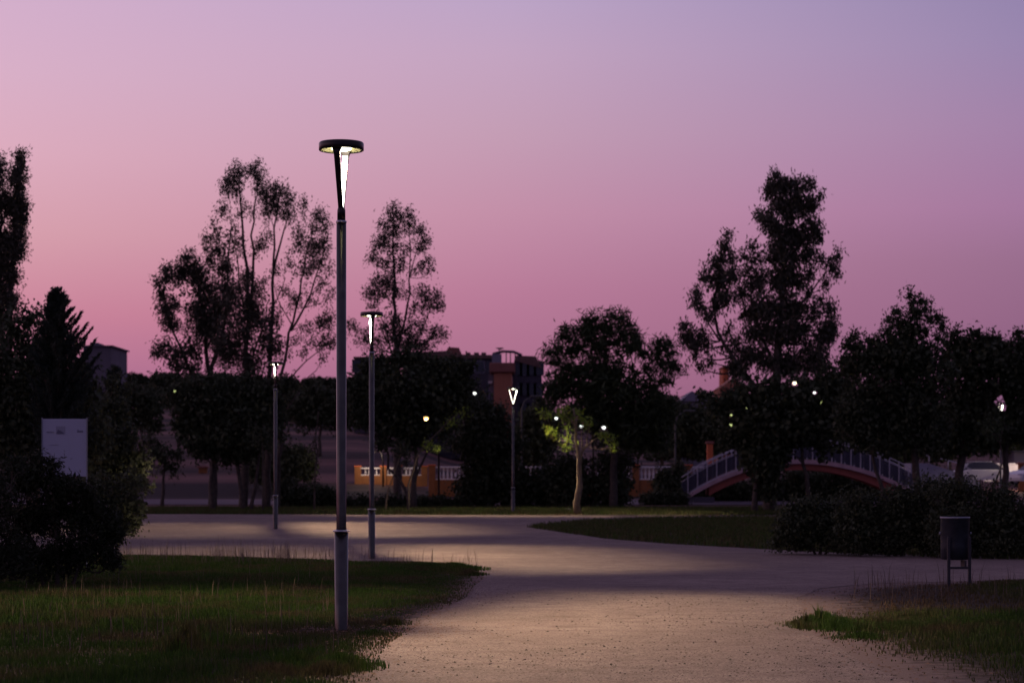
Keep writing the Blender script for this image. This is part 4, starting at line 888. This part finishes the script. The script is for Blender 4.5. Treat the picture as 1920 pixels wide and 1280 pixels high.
# ------------------------------------------------------------------ white notice board
Y = 37.0; p = at(121, 785, Y); s = Y/FPX; base = gz(p.x, Y); H = p.z-base
root = empty('notice_board', (p.x, Y, base), label='white notice board with small printing rising behind the dark bush', cat='sign')
w = 82*s; hh = 1.0
MB().box((0, 0, H-hh/2), (w, .03, hh), bev=.005).build('panel', M['board_white'], root)
for sx_ in (-1, 1): MB().box((sx_*(w/2+.007), 0.0, (H+.02)/2), (.012, .05, H+.02)).build('post', M['board_frame'], root)
yb = -.0185
def dash(b_, x0, y0, w_, h_): b_.box(((x0+w_/2-121)*s, yb, H-(y0-785)*s), (w_*s, .004, h_*s))
pr = MB(); [dash(pr, 88+k*2.0, 810, 1.4, 1.6) for k in range(7)]; pr.build('printed_text', M['board_ink'], root)
pr = MB(); [dash(pr, 145+k*1.9, 808.5, 1.5, 2.6) for k in range(6)]; dash(pr, 145.5, 805.5, 2, 1.5); pr.build('printed_text', M['board_ink'], root)
pr = MB(); [dash(pr, 92+k*2.0, 834, 1.3, .8) for k in range(9)]; pr.build('printed_text', M['board_ink'], root)
pc = MB(); pc.box(((114-121)*s, yb, H-(806-785)*s), (17*s, .004, 14*s)); pi_ = pc.build('printed_picture', M['board_tint'], root)
MB().add([((106-121)*s, yb-.0045, H-(813-785)*s), ((121.5-121)*s, yb-.0045, H-(813-785)*s), ((116-121)*s, yb-.0045, H-(808-785)*s), ((109-121)*s, yb-.0045, H-(805-785)*s)], [(0,1,2,3)]).build('picture_drawing', M['board_ink'], pi_)

# ------------------------------------------------------------------ litter bin
Y = 31.7; x_ = (1790.5-CX)/FPX*Y; root = empty('litter_bin', (x_, Y, gz(x_, Y)), R(6), label='dark metal litter bin on two thin legs beside the path', cat='litter bin')
b = MB().lathe([(.19,.39),(.208,.40),(.212,.60),(.213,1.00),(.217,1.005),(.217,1.02),(.207,1.02),(.205,1.0),(.200,.45)], 32, cap1=True); b.build('bucket', M['bin_paint'], root)
MB().lathe([(.214,1.0),(.220,1.004),(.220,1.024),(.210,1.026)], 32, cap0=False, cap1=False).build('rim', M['board_frame'], root)
for sx_ in (-1, 1):
    lg = MB().box((sx_*.158, -.20, .30), (.044, .035, .86), bev=.006); lg.build('leg', M['bin_leg'], root)
    MB().lathe([(.012,-.02),(.012,.02)], 8, (sx_*.235, -.02, .78)).build('pivot', M['board_frame'], root)
MB().box((0, -.20, .275), (.282, .025, .035), bev=.005).build('crossbar', M['bin_leg'], root)
MB().box((.10, -.10, .33), (.03, .20, .10), bev=.005).build('bracket', M['bin_leg'], root)

# ------------------------------------------------------------------ footbridge
Yb = 110.0; s = Yb/FPX
def arc_z(px): 
    d = px-1500; return 858+(.00148 if d < 0 else .00128)*d*d
bx0 = (1500-CX)*s; base_z = gz(bx0, Yb); root = empty('footbridge', (bx0, Yb, base_z), label='arched footbridge with pink deck edge and metal railings', cat='bridge')
def bp(px, dz=0.0, dy=0.0): return Vector(((px-1500)*s, dy, at(px, arc_z(px), Yb).z-base_z+dz))
pxs = np.linspace(1278, 1712, 49)
def ribbon(dz0, dz1, y0, y1, xs_=pxs, taper=None):
    b = MB(); v = []
    for q in xs_:
        e0, e1 = dz0, dz1
        if taper: e0 = dz0+taper*((q-1500)/220.0)**2
        v += [bp(q, e0, y0), bp(q, e1, y0), bp(q, e1, y1), bp(q, e0, y1)]
    f = [(4*j+k, 4*j+(k+1) % 4, 4*j+4+(k+1) % 4, 4*j+4+k) for j in range(len(xs_)-1) for k in range(4)]+[(0,1,2,3), tuple(range(len(v)-1, len(v)-5, -1))]
    return b.add(v, f)
ribbon(-.30, -.08, -.05, 0.0).build('deck_edge', M['bridge_deck'], root)
ribbon(-.29, -.12, 0.003, 2.2).build('deck', M['grey_ramp'], root)
ribbon(-.30, -.08, 2.203, 2.25).build('deck_edge', M['bridge_deck'], root)
beamxs = np.linspace(1330, 1680, 40)
for yy_ in (.15, 1.85): ribbon(-.62, -.305, yy_, yy_+.25, beamxs, taper=-.25).build('beam', M['bridge_beam'], root)
for yy_ in (0.06, 2.14):
    for q in np.arange(1290, 1712, 18.0):
        a = bp(q, -.12, yy_); MB().box((a.x, yy_, a.z+.55), (.05,.05,1.1), bev=.008).build('post', M['bridge_steel'], root)
    MB().tube([bp(q, 1.0, yy_) for q in pxs], .028, 8).build('handrail', M['bridge_steel'], root)
    MB().tube([bp(q, .76, yy_) for q in pxs], .016, 6).build('rail', M['bridge_steel'], root)
    ribbon(.02, .74, yy_-.006, yy_+.006).build('infill_panel', M['bridge_mesh'], root)
MB().box((bp(1310).x, 1.1, -.2), (1.6, 2.6, 1.0)).build('abutment', M['dark_render'], root)
MB().box((bp(1700).x, 1.1, .0), (1.2, 2.6, 1.4)).build('abutment', M['dark_render'], root)
# grey ramp right of the bridge
Yr = 118.0
def wall_prism(name, pxpoly, Y, depth, m, label, cat):
    P = [at(a, b_, Y) for a, b_ in pxpoly]; c = sum(P, Vector())/len(P); z0 = gz(c.x, Y)
    root = empty(name, (c.x, Y, z0), label=label, cat=cat)
    MB().prism([(p.x-c.x, p.z-z0) for p in P], 0, depth).build('body', M[m], root); return root, c, z0
r_, c_, z_ = wall_prism('concrete_ramp', [(1708,918),(1708,868),(1740,868),(1790,884),(1838,904),(1838,920)], Yr, 2.0, 'grey_ramp', 'sloping grey concrete ramp right of the footbridge', 'ramp')
MB().tube([(at(a, b_, Yr)-Vector((c_.x, Yr, z_))) for a, b_ in [(1735,853),(1790,866),(1822,880)]], .03, 6).build('handrail', M['bridge_steel'], r_)
for a, b_, c2 in [(1742,855,871),(1778,863,881),(1815,877,896)]:
    MB().tube([(at(a, b_, Yr)-Vector((c_.x, Yr, z_))), (at(a, c2, Yr)-Vector((c_.x, Yr, z_)))], .03, 6).build('post', M['bridge_steel'], r_)

# orange brick gate pillar
def pillar(px, ptop, pbot, Y, wpx, m, label, cap=True):
    p = at(px, ptop, Y); zb = at(px, pbot, Y).z; z0 = min(gz(p.x, Y), zb); s = Y/FPX; root = empty('gate_pillar', (p.x, Y, z0), label=label, cat='pillar')
    H = p.z-z0; MB().box((0, 0, (H-.14)/2), (wpx*s, wpx*s, H-.14), bev=.02).build('shaft', M[m], root)
    if cap:
        MB().box((0, 0, H-.10), (wpx*s*1.5, wpx*s*1.5, .08), bev=.02).build('cap', M['terracotta_dark'], root)
        MB().box((0, 0, H-.03), (wpx*s*1.2, wpx*s*1.2, .06), bev=.02).build('capstone', M['terracotta_dark'], root)
pillar(1331, 827, 900, 122, 11, 'rust_orange', 'bright orange square pillar with cap behind the left railing of the footbridge')
pillar(381, 873, 915, 150, 15, 'orange_paint', 'orange pillar seen between the trunks left of the central clump')
pillar(451, 878, 915, 150, 10, 'orange_paint', 'thin orange pillar between the trunks of the central clump')
pillar(1917, 866, 900, 138, 14, 'orange_paint', 'orange pillar at the right edge beside the parked white car')

# ------------------------------------------------------------------ balustrades
def balustrade(px0, px1, ptop, prail, pbot, Y, piers, label, name='balustrade_wall'):
    s = Y/FPX; a = at(px0, ptop, Y); b_ = at(px1, ptop, Y); W = b_.x-a.x; zt = a.z; zp = at(px0, prail, Y).z; z0 = gz((a.x+b_.x)/2, Y)-.1
    root = empty(name, (a.x, Y, z0), label=label, cat='wall')
    MB().box((W/2, 0, (zp-z0)/2), (W, .28, zp-z0)).build('plinth', M['orange_paint'], root)
    MB().box((W/2, 0, zp-z0+.035), (W, .24, .066)).build('bottom_rail', M['white_concrete'], root)
    MB().box((W/2, 0, zt-z0-.05), (W, .26, .10), bev=.02).build('top_rail', M['white_concrete'], root)
    h = (zt-.10)-(zp+.068); n = int(W/.24); k = 0; cuts = [(q-px0)*s for q in piers]
    bal = MB().lathe([(.05,0),(.05,.06*h),(.03,.14*h),(.065,.36*h),(.06,.45*h),(.028,.72*h),(.026,.85*h),(.05,.94*h),(.05,h)], 10)
    first = None
    for i in range(n):
        x_ = (i+.5)*W/n
        if any(abs(x_-c) < .28 for c in cuts) or k >= 78: continue
        if first is None: first = bal.build('baluster', M['white_concrete'], root, (x_, 0, zp-z0+.068))
        else: o = first.copy(); col.objects.link(o); o.parent = root; o.location = (x_, 0, zp-z0+.068)
        k += 1
    for c in cuts:
        pr_ = MB().box((c, -.01, (zt-z0+.04)/2), (.42, .42, zt-z0+.04), bev=.02).build('pier', M['orange_paint'], root)
        MB().box((c, -.01, zt-z0+.08), (.50, .50, .08), bev=.02).build('pier_cap', M['rust_orange'], pr_)
balustrade(806, 1340, 874, 899, 930, 130, [810, 1192, 1291], 'white balustrade on an orange plinth running behind the hedges and lamp-lit tree')
balustrade(668, 800, 876, 891, 902, 140, [671, 719, 747, 796], 'far lit balustrade wall with yellow-orange piers behind the second lamp')
# pale wall at the right
r_, c_, z_ = wall_prism('boundary_wall', [(1845,902),(1845,871),(1990,871),(1990,902)], 142, .3, 'white_concrete', 'long pale pink boundary wall behind the parked cars at right', 'wall')
MB().box((0, .15, at(1900,871,142).z-z_+.06), (5.3, .42, .10), bev=.02).build('coping', M['white_concrete'], r_)

# ------------------------------------------------------------------ cars
def car(px, pbase, Y, rz, paint, label):
    p = at(px, pbase, Y); root = empty('parked_car', (p.x, Y, p.z), rz, label=label, cat='car')
    prof = [(-2.1,.28),(-2.12,.55),(-2.0,.78),(-1.75,.90),(-1.25,.95),(1.15,.92),(1.75,.82),(2.08,.68),(2.14,.45),(2.10,.26)]
    b = MB(); n = len(prof); ys = [-.82,-.86,-.80,.80,.86,.82]; v = []
    for y_, k in ((-.84,.96),(-.74,1.0),(.74,1.0),(.84,.96)): v += [(x*k, y_, .25+(z-.25)*(1.0 if abs(y_) < .8 else .94)) for x, z in prof]
    f = [tuple(range(n)), tuple(range(4*n-1, 3*n-1, -1))]+[(j*n+i, (j+1)*n+i, (j+1)*n+(i+1) % n, j*n+(i+1) % n) for j in range(3) for i in range(n)]
    b.add(v, f); b.build('body', M[paint], root)
    cab = [(-1.80,.90),(-1.35,1.32),(-.9,1.43),(.15,1.44),(.55,1.34),(1.15,.915)]; v = []; m = len(cab)
    for y_, k in ((-.72,0),(.72,0)): v += [(x, y_*(1-.16*max(0, (z-.92)/.5)), z) for x, z in cab]
    MB().add(v, [tuple(range(m)), tuple(range(2*m-1, m-1, -1))]+[(i, i+m, (i+1) % m+m, (i+1) % m) for i in range(m)]).build('windows', M['window_glass'], root)
    MB().box((-.38, 0, 1.445), (1.25, 1.16, .035), bev=.015).build('roof', M[paint], root)
    for xw in (-1.3, 1.32):
        for yw in (-.80, .80):
            w_ = MB(); w_.tube([(xw, yw-.1, .31), (xw, yw+.1, .31)], .31, 20); wo_ = w_.build('wheel', M['tyre'], root)
            h_ = MB(); h_.tube([(xw, yw-.108, .31), (xw, yw+.108, .31)], .19, 14); h_.build('hubcap', M['flange_steel'], wo_)
    for yw in (-.62, .62):
        MB().box((2.03, yw, .66), (.16, .34, .14), bev=.04).build('headlight', M['board_white'], root)
        MB().box((-2.05, yw, .72), (.12, .30, .16), bev=.03).build('tail_light', M['tail_red'], root)
    return root
car(1950, 909, 132, R(205), 'car_white', 'white car parked at the right edge under the half hidden lamp')
car(1846, 907, 139, R(12), 'car_white', 'low white car with a red tail light behind the leaning sapling')
car(1682, 925, 126, R(160), 'car_blue', 'blue car glimpsed under the right end of the footbridge')

# ------------------------------------------------------------------ buildings
def facade(root, W, H, D, floors, cols, wm='grey_render', z0=0, x0=0, y0=0, win=(1.1,1.3), shut=.25):
    MB().box((x0, y0+D/2, z0+H/2), (W, D, H)).build('wall', M[wm], root)
    for j in range(floors):
        for i in range(cols):
            if random.random() < .1: continue
            x_ = x0-W/2+W*(i+.5)/cols; z_ = z0+H*(j+.45)/floors+.3
            fr = MB().box((x_, y0-.03, z_), (win[0]+.2, .10, win[1]+.2)).build('window', M['shutter' if random.random() < shut else 'dark_render'], root)
            MB().box((x_, y0-.085, z_), (win[0], .02, win[1])).build('pane', M['window_glass'], fr)
def bld(name, px, ptop, Y, label):
    p = at(px, ptop, Y); z = gz(p.x, Y); return empty(name, (p.x, Y, z), label=label, cat='building'), p.z-z, Y/FPX
r_, H, s = bld('apartment_building', 182, 650, 190, 'plain grey tower block between the conifers at far left')
facade(r_, 52*s, H, 8, 6, 0, 'grey_render'); MB().box((0, 4, H+.06), (52*s+.4, 8.4, .12)).build('roof', M['dark_render'], r_)
MB().box((-14*s, 4, H+.32), (10*s, 3, .4)).build('roof_hut', M['grey_render'], r_)
r_, H, s = bld('apartment_building', 846, 672, 255, 'long dark apartment building behind the pointed eucalyptus')
facade(r_, 170*s, H, 12, 5, 8, 'dark_render')
MB().prism([(-86*s,H),(-80*s,H+.7),(-10*s,H+.9),(0,H+.5),(84*s,H+.4),(86*s,H)], -.4, 12.4).build('roof', M['roof_tile'], r_)
MB().prism([(-14*s,H+.6),(-6*s,H+1.5),(14*s,H+1.4),(20*s,H+.5)], 2, 9).build('roof_house', M['terracotta_dark'], r_)
for q in (30, 46, 60): MB().box((q*s, 5, H+.6), (.6, .6, .8), bev=.05).build('chimney', M['roof_tile'], r_)
r_, H, s = bld('apartment_building', 943, 679, 240, 'terracotta apartment block with plain red wall behind the farthest lamp')
MB().box((0, 5, (H-1.2)/2), (34*s, 10, H-1.2)).build('wall', M['terracotta'], r_)
MB().box((-1*s, 4.9, H-.6), (48*s, 10.6, 1.1), bev=.1).build('parapet', M['terracotta_dark'], r_)
MB().box((-22*s, 6, (H-1.3)/2), (10*s, 9, H-1.3)).build('side_wing', M['grey_render'], r_)
MB().box((22*s, 6.5, (H-1.3)/2), (9.7*s, 9, H-1.3)).build('side_wing', M['dark_render'], r_)
w_ = MB().box((-23*s, 1.45, H-4.2), (6*s, .12, 2.2)).build('window', M['shutter'], r_); MB().box((-23*s, 1.37, H-4.2), (4.5*s, .02, 1.7)).build('pane', M['window_glass'], w_)
MB().box((-22.5*s, 1.42, H-9.2), (7*s, .14, 2.2)).build('window', M['shutter'], r_)
MB().box((-24*s, 1.3, H-2.2), (8*s, .5, .25)).build('awning', M['white_concrete'], r_)
MB().box((-12*s, 5, H+.5), (18*s, 4, 1.2)).build('roof_hut', M['shutter'], r_)
MB().tube([(-20*s,4,H+1.15),(0,4,H+1.45),(20*s,4,H+1.4),(36*s,4,H+1.0)], .16, 6).build('roof_canopy', M['dark_render'], r_)
for q in (6, 14, 23, 30): MB().tube([(q*s,4,H-.1),(q*s,4,H+1.3)], .06, 6).build('canopy_post', M['dark_render'], r_)
MB().tube([(-7*s,4,H),(-7*s,4,H+1.8)], .06, 6).build('aerial_mast', M['dark_render'], r_)
MB().lathe([(.1,-.05),(.45,.12),(.5,.16)], 14, (-6*s, 4, H+1.7), cap1=False).build('satellite_dish', M['shutter'], r_)
r_, H, s = bld('apartment_building', 990, 676, 250, 'grey balconied block right of the terracotta apartment block')
facade(r_, 52*s, H, 10, 5, 4, 'dark_render', shut=.1); MB().prism([(-26*s,H),(-22*s,H+.6),(15*s,H+.5),(26*s,H-.9)], -.3, 10.3).build('roof', M['roof_tile'], r_)
r_, H, s = bld('block_tower', 678, 672, 240, 'flat dark roofed block seen left of the pointed eucalyptus')
facade(r_, 28*s, H, 8, 4, 2, 'dark_render'); MB().box((0, 4, H+.1), (30*s, 8.6, .2)).build('roof', M['roof_tile'], r_)
r_, H, s = bld('orange_tower', 1361, 690, 230, 'narrow orange tower glimpsed at the foot of the right eucalyptus crown')
MB().box((0, 2, H/2), (12*s, 4, H), bev=.1).build('wall', M['rust_orange'], r_); MB().box((0, 2, H+.1), (14*s, 4.6, .2), bev=.05).build('roof', M['terracotta'], r_)
r_, H, s = bld('house', 1376, 728, 215, 'low reddish house behind the trees above the footbridge')
facade(r_, 52*s, H, 7, 2, 4, 'terracotta'); MB().prism([(-28*s,H),(0,H+1.1),(28*s,H)], -.3, 7.3).build('roof', M['terracotta'], r_)
r_, H, s = bld('house', 1303, 752, 210, 'pale roofed house between the feathery tree and the right eucalyptus')
facade(r_, 52*s, H, 7, 2, 4, 'grey_render'); MB().prism([(-28*s,H),(-6*s,H+1.0),(28*s,H)], -.3, 7.3).build('roof', M['shutter'], r_)
r_, H, s = bld('kiosk', 1178, 838, 150, 'small grey-blue kiosk above the white balustrade')
facade(r_, 20*s, H, 2, 1, 1, 'grey_render', win=(.5,.6)); MB().box((0, 1, H+.06), (23*s, 2.4, .14), bev=.03).build('roof', M['shutter'], r_)
r_, H, s = bld('shed', 1915, 848, 150, 'dull purple shed behind the pale wall at the right edge')
facade(r_, 26*s, H, 3, 1, 1, 'grey_render', win=(.5,.5)); MB().box((0, 1.5, H+.06), (29*s, 3.4, .12), bev=.03).build('roof', M['dark_render'], r_)
# street light by the right car park (lights the pale wall and the cars)
far_lamp(1962,836,138.5,'far_warm','street light just outside the right edge over the parked cars', size=.10, light=560, colr=(1,.78,.62))
